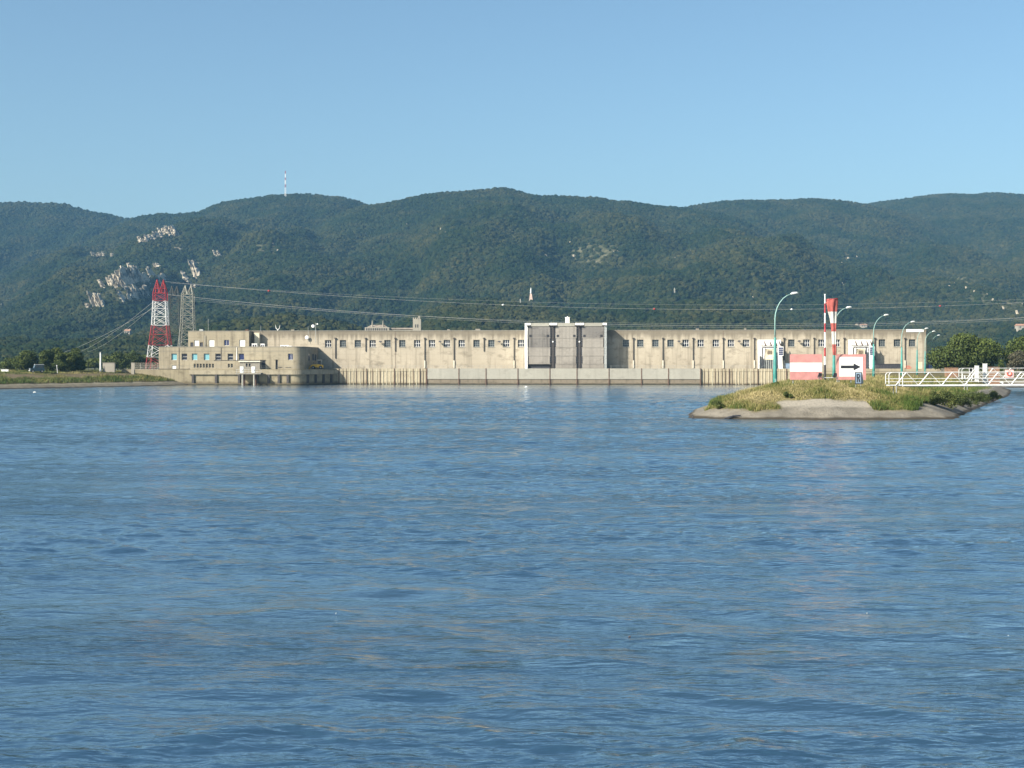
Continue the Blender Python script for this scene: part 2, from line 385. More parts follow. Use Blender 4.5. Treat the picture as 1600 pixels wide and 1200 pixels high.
fo = bpy.data.objects.new('forest', hills.data); C.objects.link(fo)
md = fo.modifiers.new('canopy', 'NODES'); md.node_group = forest_nodes(.044, 1.9, 4.9, forest_mat())
tag(fo, 'dense dark green forest covering the slopes of the hills', 'forest', kind='stuff')

# limestone cliffs on the slopes
def rock_mat():
    m, t, b = nt('limestone'); pos = N(t, 'ShaderNodeNewGeometry').outputs['Position']
    n1 = noise(t, pos, 1.0, 4, (.16, .05, .022)); n2 = noise(t, pos, .25, 4)
    c = mixc(t, ramp(t, n2, .3, .7), (.30, .255, .19), (.44, .385, .29)); c = mixc(t, ramp(t, n1, .5, .62), c, (.05, .048, .035))
    t.links.new(c, b.inputs['Base Color']); b.inputs['Roughness'].default_value = 1; return m
m_rock = rock_mat()
def rock_mesh(mb, c, w, h, d, lean, seed):
    r = np.random.default_rng(seed); nx, nz = 7, 9; vs = []; fs = []
    for j in range(nz):
        tz = j / (nz - 1); ww = w * (1 - .45 * tz ** 2) * (.85 + .3 * r.random())
        for i in range(nx):
            a = math.pi * (1 + i / (nx - 1)); q = .75 + .5 * r.random()
            vs.append((c[0] + lean * h * tz + math.cos(a) * ww / 2 * q, c[1] + math.sin(a) * d * q + d * .4 * tz, c[2] + (tz - .25) * h * (.92 + .16 * r.random())))
    for j in range(nz - 1):
        for i in range(nx - 1): fs.append((j * nx + i, j * nx + i + 1, (j + 1) * nx + i + 1, (j + 1) * nx + i))
    fs.append(tuple(range((nz - 1) * nx, nz * nx)))
    mb.add(vs, fs)
rk = MB(); sd = 0
CL = [(163, 168, 434, 447), (174, 187, 433, 446), (184, 200, 434, 448), (190, 204, 424, 446), (201, 214, 420, 444), (208, 221, 419, 442), (218, 232, 418, 440), (226, 236, 424, 440), (238, 250, 420, 434), (250, 265, 428, 438),
      (150, 168, 458, 478), (139, 144, 470, 480), (158, 168, 458, 476), (196, 208, 456, 470), (210, 224, 450, 468), (220, 234, 449, 466), (234, 243, 445, 466), (300, 308, 406, 414), (308, 318, 410, 430), (293, 298, 426, 438), (304, 312, 441, 450),
      (220, 232, 370, 376), (230, 244, 366, 372), (242, 256, 362, 369), (254, 270, 358, 367), (266, 282, 354, 365), (146, 165, 395, 399), (176, 181, 395, 399), (276, 286, 386, 390), (338, 346, 390, 398), (242, 252, 411, 415)]
for (a, b_, y0, y1) in CL:
    n_ = max(1, int((b_ - a) / 3.6))
    for k in range(n_):
        px = a + (b_ - a) * (k + .5) / n_ + random.uniform(-.8, .8); base = hit(px, y1); sc = base.y / F; sd += 1
        rock_mesh(rk, base, (b_ - a) / n_ * sc * 1.75, (y1 - y0) * sc * random.uniform(1.1, 1.75), 9 * random.uniform(.7, 1.3), random.uniform(-.75, -.4), sd)
for (px, py, w, h) in [(571, 364, 6, 5), (598, 352, 5, 3), (580, 349, 5, 2), (636, 349, 5, 2), (645, 350, 4, 2), (677, 360, 4, 3), (689, 356, 4, 4), (697, 362, 8, 5), (412, 391, 8, 4), (404, 396, 5, 3), (434, 389, 6, 6), (427, 379, 5, 3), (545, 384, 3, 3),
                       (891, 378, 6, 3), (897, 397, 10, 4), (932, 409, 6, 5), (960, 392, 6, 4), (965, 389, 8, 4), (853, 398, 9, 4), (894, 424, 3, 4), (1055, 401, 4, 4), (1070, 392, 10, 4), (1082, 389, 12, 5), (1064, 386, 5, 4), (1252, 370, 3, 4), (1292, 369, 6, 4), (1326, 402, 8, 6), (1316, 410, 3, 5), (1339, 399, 4, 3), (1304, 390, 5, 2),
                       (1317, 441, 8, 5), (1493, 441, 9, 3), (1510, 447, 5, 6), (1523, 453, 6, 6), (1483, 445, 7, 4), (1543, 458, 6, 5), (1552, 466, 6, 8), (1568, 478, 7, 6), (1590, 486, 8, 8), (1598, 474, 5, 6), (3, 474, 3, 6), (20, 478, 6, 3), (45, 394, 7, 2), (770, 484, 6, 4), (817, 484, 5, 4), (1340, 506, 14, 5), (1355, 509, 8, 4), (1177, 462, 4, 4)]:
    base = hit(px, py + h / 2); sc = base.y / F; sd += 1
    rock_mesh(rk, base, w * sc * .6, h * sc * .9, 3, random.uniform(-.3, .1), sd)
o = rk.build('rock_outcrop', m_rock); o['kind'] = 'structure'

m_plain = paint('meadow_plain', (.10, .105, .04), 1, .3, .02)
pl = MB()
pl.box((-6000, 482, -2), (6000, 7000, 4.3)); pl.box((-6000, -1500, -2), (-300, 481.9, 4.28)); pl.box((560, -1500, -2), (6000, 481.9, 4.28))
o = pl.build('plain', m_plain); o['kind'] = 'structure'

# ------------------------------------------------------------------ river
def river():
    y = 6.0; rows = [-300, -150, -60, -20, -5, 2]
    while y < 452: rows.append(y); y += max(.045, y * .0030)
    rows += [456, 486]
    rows = np.array(rows); nc = 860
    t = np.linspace(-1, 1, nc); half = np.maximum(10, .39 * np.abs(rows) + 4)
    cols = half[:, None] * t[None, :]
    ext = np.array([1.3, 2, 4, 10.])
    right = np.stack([np.minimum(half * e, 600 + e) if e < 10 else np.full(len(rows), 640.) for e in ext], 1)
    GX = np.concatenate([-right[:, ::-1], cols, right], 1); GY = np.repeat(rows[:, None], GX.shape[1], 1)
    dx = np.maximum(np.gradient(rows)[:, None] * 1.0, (2 * half / nc)[:, None])
    Z = np.zeros(GX.shape); r = np.random.default_rng(3)
    patch = .72 + 4.6 * fbm(GX / 42, GY / 10, 4) + 1.4 * fbm(GX / 12 + 50, GY / 5, 3)
    amp_mod = np.clip(patch, .22, 3.0); amp_long = np.clip(1.25 + 2.6 * fbm(GX / 26 + 9, GY / 16, 2), .35, 2.1)
    warps = [5.5 * fbm(GX / w_ + 7 * w_, GY / w_, 2) for w_ in (3.5, 6, 11, 20)]
    K = 46
    for k in range(K):
        lam = .24 * 17 ** ((k + r.random()) / K); th = r.normal(1.3, .5)
        kx, ky = 2 * math.pi / lam * math.cos(th), 2 * math.pi / lam * math.sin(th)
        a = .0041 * lam * (1.0 if lam < 1.2 else .8)
        fade = np.clip((lam / dx - 2.0) / 2.0, 0, 1)
        i0 = np.argmax(fade.ravel() > 0); 
        w_ = warps[min(3, int(lam / .9))]
        ph = kx * GX + ky * GY + r.random() * 6.28 + w_ * (1 + .3 * (k % 3)) * (1 if k % 2 else -1)
        sn = np.sin(ph); Z += a * fade * (sn - .28 * np.cos(2 * ph)) * (amp_mod if lam < 1.6 else amp_long)
    far = np.abs(GX) > half[:, None] * 1.05; Z[far] = 0
    m, tn, b = nt('river_water'); pos = N(tn, 'ShaderNodeNewGeometry').outputs['Position']
    big = noise(tn, pos, 1.0, 3, (.012, .06, 1)); big2 = noise(tn, pos, 1.0, 4, (.05, .22, 1))
    mod = math2(tn, 'MULTIPLY', ramp(tn, big, .3, .68), ramp(tn, big2, .2, .7))
    mod = math2(tn, 'ADD', math2(tn, 'MULTIPLY', mod, 2.2), .35)
    h1 = math2(tn, 'MULTIPLY', noise(tn, pos, 1.0, 3, (.5, 1.5, 1)), .15)
    h2 = math2(tn, 'MULTIPLY', noise(tn, pos, 1.0, 3, (2.2, 4.5, 1)), .04)
    hgt = math2(tn, 'MULTIPLY', math2(tn, 'ADD', h1, h2), mod)
    bp = N(tn, 'ShaderNodeBump', i_Strength=1.0, i_Distance=1.0); tn.links.new(hgt, bp.inputs['Height'])
    tn.nodes.remove(b); fr = N(tn, 'ShaderNodeFresnel', i_IOR=1.333); tn.links.new(bp.outputs[0], fr.inputs['Normal'])
    fac = math2(tn, 'POWER', fr.outputs[0], .47); silt = noise(tn, pos, 1.0, 3, (.02, .05, 1))
    df = N(tn, 'ShaderNodeBsdfDiffuse'); gl_ = N(tn, 'ShaderNodeBsdfGlossy', i_Roughness=.12); mx_ = N(tn, 'ShaderNodeMixShader')
    tn.links.new(mixc(tn, ramp(tn, silt, .35, .65), (.012, .042, .080), (.022, .050, .076)), df.inputs['Color']); gl_.inputs['Color'].default_value = (.97, 1, 1, 1)
    tn.links.new(bp.outputs[0], df.inputs['Normal']); tn.links.new(bp.outputs[0], gl_.inputs['Normal'])
    tn.links.new(fac, mx_.inputs[0]); tn.links.new(df.outputs[0], mx_.inputs[1]); tn.links.new(gl_.outputs[0], mx_.inputs[2]); tn.links.new(mx_.outputs[0], tn.nodes['Material Output'].inputs['Surface'])
    v = np.stack([GX, GY, Z], -1).reshape(-1, 3)
    o = np_obj('river', v, grid_faces(GX.shape[0], GX.shape[1]), m, smooth=True); o['kind'] = 'structure'
river()

# ------------------------------------------------------------------ banks
def poly_sd(x, y, poly):
    p = np.array(poly); q = np.roll(p, -1, 0); d = np.full(x.shape, 1e9); ins = np.zeros(x.shape, bool)
    for (ax, ay), (bx, by) in zip(p, q):
        ex, ey = bx - ax, by - ay; t = np.clip(((x - ax) * ex + (y - ay) * ey) / (ex * ex + ey * ey), 0, 1)
        d = np.minimum(d, np.hypot(x - ax - t * ex, y - ay - t * ey))
        c = ((ay > y) != (by > y)) & (x < (bx - ax) * (y - ay) / (by - ay + 1e-12) + ax); ins ^= c
    return np.where(ins, d, -d)
def bank_mat(name, conc, wet, soil, soil2):
    m, t, b = nt(name); pos = N(t, 'ShaderNodeNewGeometry').outputs['Position']
    a = N(t, 'ShaderNodeAttribute', attribute_name='soil').outputs['Fac']
    n1 = noise(t, pos, .5, 5); n2 = noise(t, pos, 4.0, 4); sep = N(t, 'ShaderNodeSeparateXYZ'); t.links.new(pos, sep.inputs[0])
    c = mixc(t, ramp(t, n1, .3, .7), tuple(x * .62 for x in conc), tuple(x * 1.15 for x in conc)); c = mixc(t, ramp(t, n2, .5, .75), c, tuple(x * .55 for x in conc))
    zz = math2(t, 'ADD', sep.outputs[2], math2(t, 'MULTIPLY', math2(t, 'SUBTRACT', n1, .5), .35))
    c = mixc(t, ramp(t, zz, .3, .14), c, wet)
    s = mixc(t, ramp(t, n1, .3, .7), soil, soil2)
    pa = N(t, 'ShaderNodeAttribute', attribute_name='pale').outputs['Fac']; c = mixc(t, math2(t, 'MULTIPLY', pa, ramp(t, n2, .25, .5)), c, tuple(x * 1.5 for x in conc))
    c = mixc(t, a, c, s); t.links.new(c, b.inputs['Base Color']); b.inputs['Roughness'].default_value = .95; b.inputs['Specular IOR Level'].default_value = .15
    bp = N(t, 'ShaderNodeBump', i_Strength=.8, i_Distance=.12); t.links.new(n2, bp.inputs['Height']); t.links.new(bp.outputs[0], b.inputs['Normal'])
    return m
def bank(name, poly, xs, ys, prof, soilfn, mat):
    gx, gy = np.meshgrid(xs, ys); d = poly_sd(gx, gy, poly); d2 = d + .5 * fbm(gx / 5, gy / 5, 3) + .8 * fbm(gx / 2.2, gy / 2.2, 2) * np.clip(1.5 - np.abs(d), 0, 1)
    z = np.interp(d2, prof[0], prof[1]) + .35 * fbm(gx / 4, gy / 4, 3) * np.clip(d / 6, 0, 1) + .16 * fbm(gx / 1.3, gy / 1.3, 3) * np.clip(4.5 - d, 0, 1)
    keep = np.maximum.reduce([d[:-1, :-1], d[1:, :-1], d[:-1, 1:], d[1:, 1:]]) > -3.5
    o = np_obj(name, np.stack([gx, gy, z], -1).reshape(-1, 3), grid_faces(len(ys), len(xs), keep), mat, attrs={'soil': soilfn(gx, gy, d), 'pale': np.clip((d + fbm(gx / 2, gy / 2, 3) * .8 - 3.3) * 3, 0, 1)}, smooth=True)
    o['kind'] = 'structure'; return o
ISL = [(20.1, 162.6), (24.6, 158.9), (34.9, 156.6), (44, 157), (49.6, 159.3), (57.6, 180), (73, 218.6), (99.3, 283.7), (121, 345), (131, 384), (150, 389), (600, 384), (600, 486), (80, 486), (80, 436), (60, 350), (38, 250), (23.5, 186)]
IPROF = ([-6, 0, 3.2, 3.7, 6.2, 8, 11, 16, 60], [-2.2, 0, 1.28, 1.36, 1.95, 2.5, 3.0, 3.35, 4.15])
def isl_h(x, y):
    x = np.asarray(x, float); y = np.asarray(y, float)
    d = poly_sd(x, y, ISL); d2 = d + .5 * fbm(x / 5, y / 5, 3)
    return np.interp(d2, *IPROF) + .35 * fbm(x / 4, y / 4, 3) * np.clip(d / 6, 0, 1), d
def isl_soil(x, y, d):
    lim = np.where((x > 30.3) & (x < 40.5) & (y < 176), 6.3, 2.7); lim = np.where((x > 46) & (x > 49.5 + (y - 159) * .3 - 6), 3.9, lim)
    lim = np.where(y > 330, 5, lim)
    lim = lim + 2.2 * fbm(x / 2.5, y / 2.5, 3)
    return np.clip((d - lim) / .5 + .5, 0, 1)
m_bank = bank_mat('dyke_ground', (.195, .175, .14), (.05, .042, .03), (.10, .09, .04), (.15, .12, .055))
xs = np.concatenate([np.arange(14, 142, .8), np.arange(142, 606, 8)]); ys = np.concatenate([np.arange(151, 262, .8), np.arange(262, 490, 2.)])
bank('dyke', ISL, xs, ys, IPROF, isl_soil, m_bank)
LFT = [(-101, 424), (-112, 398), (-131, 359), (-170, 260), (-230, 100), (-330, -200), (-340, -200), (-340, 486), (-70, 486), (-70, 452), (-98, 436)]
LPROF = ([-6, 0, 4, 6, 12, 18, 40], [-2.2, 0, 1.0, 1.6, 2.9, 3.9, 4.3])
def lft_h(x, y):
    x = np.asarray(x, float); y = np.asarray(y, float); d = poly_sd(x, y, LFT); d2 = d + .5 * fbm(x / 5, y / 5, 3)
    return np.interp(d2, *LPROF) + .35 * fbm(x / 4, y / 4, 3) * np.clip(d / 6, 0, 1), d
m_lbank = bank_mat('left_bank_ground', (.165, .145, .105), (.045, .038, .028), (.10, .085, .04), (.15, .11, .07))
bank('left_bank', LFT, np.concatenate([np.arange(-345, -190, 6), np.arange(-190, -62, 1.)]), np.concatenate([np.arange(-205, 320, 8), np.arange(320, 490, 1.)]), LPROF,
     lambda x, y, d: np.clip((d - 4.2 + 2 * fbm(x / 3, y / 3, 2)) / .6, 0, 1), m_lbank)

# grass as blades
def blades(name, x, y, z, hgt, wid, tint, label):
    n = len(x); a = rng.random(n) * 6.28; lean = rng.normal(0, .28, (n, 2)) * hgt[:, None]
    base = np.stack([x, y, z - .05], 1); dx = np.stack([np.cos(a), np.sin(a), np.zeros(n)], 1) * wid[:, None] / 2
    mid = base + np.stack([lean[:, 0] * .35, lean[:, 1] * .35, hgt * .6], 1); tip = base + np.stack([lean[:, 0], lean[:, 1], hgt], 1)
    v = np.stack([base - dx, base + dx, mid + dx * .8, mid - dx * .8, tip + dx * .15, tip - dx * .15], 1).reshape(-1, 3)
    i = np.arange(n)[:, None] * 6; q = np.concatenate([i + [0, 1, 2, 3], i + [3, 2, 4, 5]], 0)
    o = np_obj(name, v, q, m_grass, attrs={'tint': np.repeat(tint, 6)}); tag(o, label, 'grass', kind='stuff'); return o
n = 420000
gx = np.concatenate([rng.uniform(18, 100, n // 2), rng.uniform(18, 58, n - n // 2)]); gy = np.concatenate([rng.uniform(158, 300, n // 2), rng.uniform(157, 190, n - n // 2)]); sel = rng.random(n) < np.clip(205 / gy, 0, 1) ** 3
gx, gy = gx[sel], gy[sel]; gz, gd = isl_h(gx, gy); ss = isl_soil(gx, gy, gd)
sel = (ss > .35) & (gd > 1.9); gx, gy, gz, gd = gx[sel], gy[sel], gz[sel], gd[sel]
tall = np.clip(.55 + 1.9 * fbm(gx / 2.4, gy / 2.4, 3), .15, 1.25)
tn = np.clip(.52 + 1.5 * fbm(gx / 4 + 40, gy / 5, 3) + rng.normal(0, .24, len(gx)) - .42 * np.clip((6.0 - gd) / 3, 0, 1) - .25 * (gx > 44 + (gy - 160) * .3), 0, 1)
blades('grass', gx, gy, gz, tall * rng.uniform(.4, 1.0, len(gx)), rng.uniform(.03, .075, len(gx)), tn, 'dry straw and green grass covering the top of the dyke')
n = 130000
gx = rng.uniform(-180, -92, n); gy = rng.uniform(340, 450, n); gz, gd = lft_h(gx, gy); md_ = fbm(gx / 9, gy / 9, 3)
sel = (gd > 4.5) & ((gd < 10.5) | (gd > 16) | (md_ > .1)) & (gd < 45); gx, gy, gz, gd = gx[sel], gy[sel], gz[sel], gd[sel]
tn = np.clip(.3 + 1.2 * fbm(gx / 6 + 40, gy / 6, 3) + rng.normal(0, .15, len(gx)) - .2 * (gd < 10), 0, 1)
tall = np.where(gd < 10.5, 1.1, .45) * np.clip(.8 + 1.5 * fbm(gx / 4, gy / 4, 3), .2, 1.4)
blades('grass', gx, gy, gz, tall * rng.uniform(.5, 1, len(gx)), rng.uniform(.08, .16, len(gx)), tn, 'green and brown grass along the bank left of the concrete building')

# ------------------------------------------------------------------ trees
def leaves(blobs, n, size, seed, shell=.55, up=0.25):
    r = np.random.default_rng(seed); vol = np.array([b[1][0] * b[1][1] * b[1][2] for b in blobs]) ** .67; pick = r.choice(len(blobs), n, p=vol / vol.sum())
    d = r.normal(0, 1, (n, 3)); d /= np.linalg.norm(d, axis=1)[:, None]
    rad = shell + (1 - shell) * r.random(n) ** .5; rad *= r.normal(1, .07, n)
    c = np.array([b[0] for b in blobs])[pick]; s = np.array([b[1] for b in blobs])[pick]
    p = c + d * rad[:, None] * s
    a = d * .7 + r.normal(0, .6, (n, 3)); a /= np.linalg.norm(a, axis=1)[:, None]
    t = np.cross(a, r.normal(0, 1, (n, 3))); t /= np.linalg.norm(t, axis=1)[:, None]; b_ = np.cross(a, t)
    sz = (size * r.uniform(.55, 1.3, n))[:, None]
    v = np.stack([p - t * sz, p - b_ * sz * .6, p + t * sz, p + b_ * sz * .6], 1).reshape(-1, 3)
    tint = np.clip(r.normal(.45, .2, n) + r.normal(0, .14, len(blobs))[pick], 0, 1)
    return v, np.arange(4 * n).reshape(-1, 4), np.repeat(tint, 4)
def crown_blobs(w, d, z0, z1, k, seed, dome=1.0):
    r = np.random.default_rng(seed); out = []
    for i in range(k):
        a = r.random() * 6.28; q = r.random() ** .5 * .78; zz = r.random()
        q *= (1 - .65 * zz ** 2 * dome)
        rr = r.uniform(.2, .34) * min(w, d, (z1 - z0) * 1.3)
        out.append(((math.cos(a) * q * w / 2, math.sin(a) * q * d / 2, z0 + rr * .5 + zz * (z1 - z0 - rr * 1.3)), (rr * r.uniform(.9, 1.3), rr * r.uniform(.9, 1.3), rr * r.uniform(.65, .9))))
    return out
def tree(name, base, w, z0, z1, n, size, seed, label, cat, mat, group=None, d=None, k=22, trunk=.25, dome=1.0):
    t = thing(name, base, label, cat, group); d = d or w * .85
    bl = crown_blobs(w, d, z0, z1, k, seed, dome); v, q, ti = leaves(bl, n, size, seed)
    np_obj('crown', v, q, mat, t, attrs={'tint': ti})
    mb = MB(); r = random.Random(seed); hb = z0 + (z1 - z0) * .35
    mb.ptube([(0, 0, -.3), (r.uniform(-.2, .2), 0, hb * .5), (r.uniform(-.4, .4), r.uniform(-.3, .3), hb)], [trunk * 1.3, trunk, trunk * .7], 8)
    for b in bl[:8]:
        mb.ptube([(0, 0, hb * .75), ((b[0][0]) * .5, b[0][1] * .5, hb + (b[0][2] - hb) * .4), b[0]], [trunk * .5, trunk * .35, trunk * .1], 5)
    o = mb.build('trunk', m_bark, t, org=(0, 0, 0), smooth=True)
    return t
def gl(px, D): return Vector((X(px, D), D, 4.2))
tree('pine_tree', gl(1517, 345), 17.4, 1.5, 9.9, 26000, .30, 11, 'broad dome-shaped dark green pine standing behind the gangways', 'tree', m_pine, 'pines beyond the dyke', d=14, k=46, trunk=.35, dome=1.05)
tree('pine_tree', gl(1612, 348), 14, .6, 9.4, 16000, .30, 12, 'second pine at the right edge of the photo, partly cut off by it', 'tree', m_pine, 'pines beyond the dyke', d=12, k=34, trunk=.3)
tree('small_conifer', gl(1562, 340), 2.2, .3, 3.4, 1500, .2, 13, 'small pointed conifer between the two big pines', 'tree', m_tree, k=9, trunk=.08, dome=1.3)
tree('grey_shrub', gl(1591, 338), 5, .3, 5.6, 3500, .22, 14, 'greyish leafy tree in front of the right-hand pine', 'tree', leaf('grey_leaf', (.07, .075, .045), (.11, .1, .06), (.16, .14, .09)), k=14, trunk=.12)
LT = [(34, 420, 6.0, 4.6, 'low round green tree, leftmost of the clump left of the vehicle'), (45, 424, 6.2, 5.9, 'taller green tree just left of the dark vehicle'), (72, 416, 5.2, 6.2, 'olive tree directly right of the dark vehicle'),
      (85, 422, 5.5, 6.6, 'tallest tree of the left bank clump, dark green and rounded'), (94, 412, 4.2, 5.6, 'light yellow-green tree behind the thin white post'), (107, 418, 5.2, 5.9, 'bright green tree in the right half of the left bank clump'),
      (117, 424, 4.2, 6.7, 'dark narrow tree near the fence, last but one of the clump'), (122, 420, 3.6, 4.8, 'small dark green tree beside the wire fence'), (12, 470, 6, 4.0, 'pale bushy tree at the left edge of the photo')]
for i, (px, D, w, h, lb) in enumerate(LT):
    tree('round_tree', gl(px, D), w * 1.1, .2, h * 1.12, 4600, .23, 40 + i, lb, 'tree', m_tree, 'trees on the left bank', k=15, trunk=.13)
for i, (px, D, w, h) in enumerate([(172, 560, 9, 8), (184, 540, 8, 9.0), (197, 560, 9, 8.6), (210, 550, 8, 9.4), (223, 560, 9, 7.6), (148, 580, 10, 6.5), (236, 555, 8, 8)]):
    tree('belt_tree', gl(px, D), w, .4, h * .82, 2600, .34, 70 + i,
         ['first bushy tree of the belt right of the tall white post', 'second bushy tree of the belt behind the pale wall block', 'middle bushy tree of the belt left of the striped pylon', 'tallest bushy tree of the belt left of the striped pylon',
          'low bushy tree of the belt closest to the striped pylon foot', 'wide low tree behind the wire fence on the left bank', 'bushy tree standing behind the foot of the striped pylon'][i], 'tree', m_tree, 'tree belt behind the left bank', k=12, trunk=.2)
def shrub(px, D, w, h, seed, label, mat=m_bush, name='shrub', dz=0, n=3800):
    x = X(px, D); z = float(isl_h(x, D)[0]); t = thing(name, (x, D, z + dz), label, 'shrub', 'shrubs on the dyke')
    bl = crown_blobs(w, w, 0, h, 9, seed); v, q, ti = leaves(bl, n, .085, seed, .1); v[:, 2] *= 1 + .25 * (rng.random(len(v) // 4).repeat(4) ** 3); np_obj('foliage', v, q, mat, t, attrs={'tint': ti})
    mb = MB()
    for b in bl[:5]: mb.ptube([(0, 0, -.2), (b[0][0] * .5, b[0][1] * .5, b[0][2] * .5), b[0]], [.04, .03, .01], 5)
    mb.build('stem', m_bark, t, org=(0, 0, 0))
for i, (px, D, w, h, lb) in enumerate([(1462, 172, 3.0, 1.6, 'bright green shrub on the dyke edge below the gangway, left one'), (1483, 176, 3.6, 2.3, 'largest bushy green shrub on the dyke edge under the gangway'), (1505, 190, 3.2, 1.9, 'green shrub directly behind the largest one on the dyke edge'),
                                       (1522, 205, 3.2, 1.8, 'green shrub midway along the sloping right edge of the dyke'), (1537, 220, 3.2, 1.7, 'shrub on the dyke edge, second from its far end'), (1551, 236, 3.2, 1.6, 'farthest shrub on the right edge of the dyke'),
                                       (1212, 181, 1.9, .8, 'leafy tuft at the foot of the nearest lamp post'), (1229, 164.4, 1.9, .65, 'low green shrub left of the bare concrete patch'), (1119, 163.4, 2.0, .8, 'low green shrub near the left tip of the dyke'), (1426, 162.4, 2.0, .7, 'low green shrub right of the bare concrete patch')]):
    shrub(px, D, w, h, 200 + i, lb)

# ------------------------------------------------------------------ power station
def wall_open(mb, u0, u1, z0, z1, v, ops, depth=.4, mi=0):   # a wall face with real recessed openings
    us = sorted({u0, u1, *[a for o_ in ops for a in o_[:2]]}); zs = sorted({z0, z1, *[a for o_ in ops for a in o_[2:4]]})
    for a, b in zip(us[:-1], us[1:]):
        for c, d in zip(zs[:-1], zs[1:]):
            mu, mz = (a + b) / 2, (c + d) / 2
            if any(o_[0] < mu < o_[1] and o_[2] < mz < o_[3] for o_ in ops): continue
            mb.add([W(a, v, c), W(b, v, c), W(b, v, d), W(a, v, d)], [(0, 1, 2, 3)], mi)
    for (a, b, c, d) in ops:
        q = [W(a, v, c), W(b, v, c), W(b, v, d), W(a, v, d)]; k = [W(a, v - depth, c), W(b, v - depth, c), W(b, v - depth, d), W(a, v - depth, d)]
        mb.add(q + k, [(0, 4, 5, 1), (1, 5, 6, 2), (2, 6, 7, 3), (3, 7, 4, 0)], mi)
def window(parent, a, b, c, d, v, gm, bars=(2, 1), fm=None, depth=.34, name='window', bw=.07):
    g = MB().wbox(a + .01, b - .01, v - depth - .1, v - depth, c + .01, d - .01); w = g.build(name, gm, parent)
    f = MB(); e = .09; v0, v1 = v - depth + .002, v - depth + .07
    f.wbox(a + .02, a + e, v0, v1, c + .02, d - .02); f.wbox(b - e, b - .02, v0, v1, c + .02, d - .02); f.wbox(a + e, b - e, v0, v1, c + .02, c + e); f.wbox(a + e, b - e, v0, v1, d - e, d - .02)
    for i in range(bars[0]):
        x = a + (b - a) * (i + 1) / (bars[0] + 1); f.wbox(x - bw / 2, x + bw / 2, v0, v1 - .01, c + e, d - e)
    for i in range(bars[1]):
        z = c + (d - c) * (i + 1) / (bars[1] + 1); f.wbox(a + e, b - e, v0, v1 + .01, z - bw / 2, z + bw / 2)
    f.build('window_frame', fm or m_white, w); return w
ZT = 17.06; UL, UR = U(300), U(1447)
ph = thing('power_station', W((UL + UR) / 2, 0, 5), 'long beige concrete powerhouse with a row of small square windows', 'power station')
wins = [512.6 + 23.19 * i for i in range(14)] + [978] + [1000.5 + 23.6 * i for i in range(19)]
ops = []
for px in wins:
    c = U(px); ops.append((c - 1.03, c + 1.03, 11.95, 14.2))
mb = MB(); wall_open(mb, UL, UR, 4.0, ZT, 0, ops, .55)
mb.add([W(UR, 0, 4), W(UR, -22, 4), W(UR, -22, ZT), W(UR, 0, ZT)], [(0, 1, 2, 3)]); mb.add([W(UL, 0, 4), W(UL, -22, 4), W(UL, -22, ZT), W(UL, 0, ZT)], [(3, 2, 1, 0)])
mb.add([W(UL, -22, 4), W(UR, -22, 4), W(UR, -22, ZT), W(UL, -22, ZT)], [(3, 2, 1, 0)])
mb.build('wall', m_conc, ph)
mb = MB(); mb.wbox(UL + .5, UR - .5, -21.5, -.45, ZT - .6, ZT - .3); mb.build('roof', m_roofc, ph)
mb = MB(); mb.wbox(UL - .05, UR + .05, -.45, .12, ZT, ZT + .22); mb.wbox(UR - .4, UR + .05, -21.6, -.45, ZT, ZT + .22); mb.build('parapet', m_grey, ph)
bright = {512.6, 581.9}
for i, o_ in enumerate(ops):
    lit = i in (0, 3, 6, 7, 8, 9, 12, 13, 18, 19, 20, 21, 22, 26, 27, 28, 34)
    window(ph, *o_, 0, m_gdark if lit else m_ggrey, (2, 1) if lit else (2, 2), m_white if lit else m_steel, bw=.10 if lit else .05, depth=.5)
    s_ = MB().wbox(o_[0] - .12, o_[1] + .12, .003, .14, o_[2] - .18, o_[2] - .004); s_.build('window_sill', m_panel, ph)
pipes = [524.3, 571.6, 617.7, 663.8, 709.5, 756.3, 803.3, 989.7, 1035.8, 1083, 1130, 1178.5, 1225, 1272, 1319, 1367, 1414]
bott = [560, 549, 549, 575, 575, 549, 575, 575, 575, 575, 575, 575, 575, 575, 575, 575, 575]
for px, yb in zip(pipes, bott):
    c = U(px); mb = MB(); zb = max(5.05, H(yb, px)); zm = max(zb, 7.6) if yb > 570 else zb
    mb.wbox(c - .28, c + .28, .02, .5, H(527.7, px) - .4, H(527.7, px)); mb.wbox(c - .13, c + .13, .02, .3, zm, H(527.7, px) - .4)
    if yb > 570: mb.wbox(c - .19, c + .19, .02, .36, zb, zm, 1)
    mb.build('downpipe', [m_pipe, m_offw], ph)
for px in (595, 688, 780.5, 1060.8, 1154.7, 1248.5):
    c = U(px); mb = MB(); mb.bar(W(c, 0, 13.3), W(c, .9, 13.7), .07); mb.add([W(c - .55, .7, 13.5), W(c + .55, .7, 13.5), W(c + .45, 1.4, 13.45), W(c - .45, 1.4, 13.45), W(c - .3, .8, 13.9), W(c + .3, .8, 13.9), W(c + .3, 1.2, 13.85), W(c - .3, 1.2, 13.85)],
        [(3, 2, 1, 0), (4, 5, 6, 7), (0, 1, 5, 4), (1, 2, 6, 5), (2, 3, 7, 6), (3, 0, 4, 7)]); mb.build('wall_lamp', m_dark, ph)
for px in (617.7, 862, 1130, 1319):
    c = U(px); MB().wbox(c - .05, c + .05, .004, .03, 5.1, ZT - .1).build('joint_strip', m_brown, ph)
mb = MB(); a, b = U(1416), U(1443); mb.wbox(a, b, -.4, .2, ZT + .23, ZT + .3); 
mb.wbox(a, b, .125, .2, ZT - .6, ZT + .22); mb.build('roof_flashing', m_white, ph)
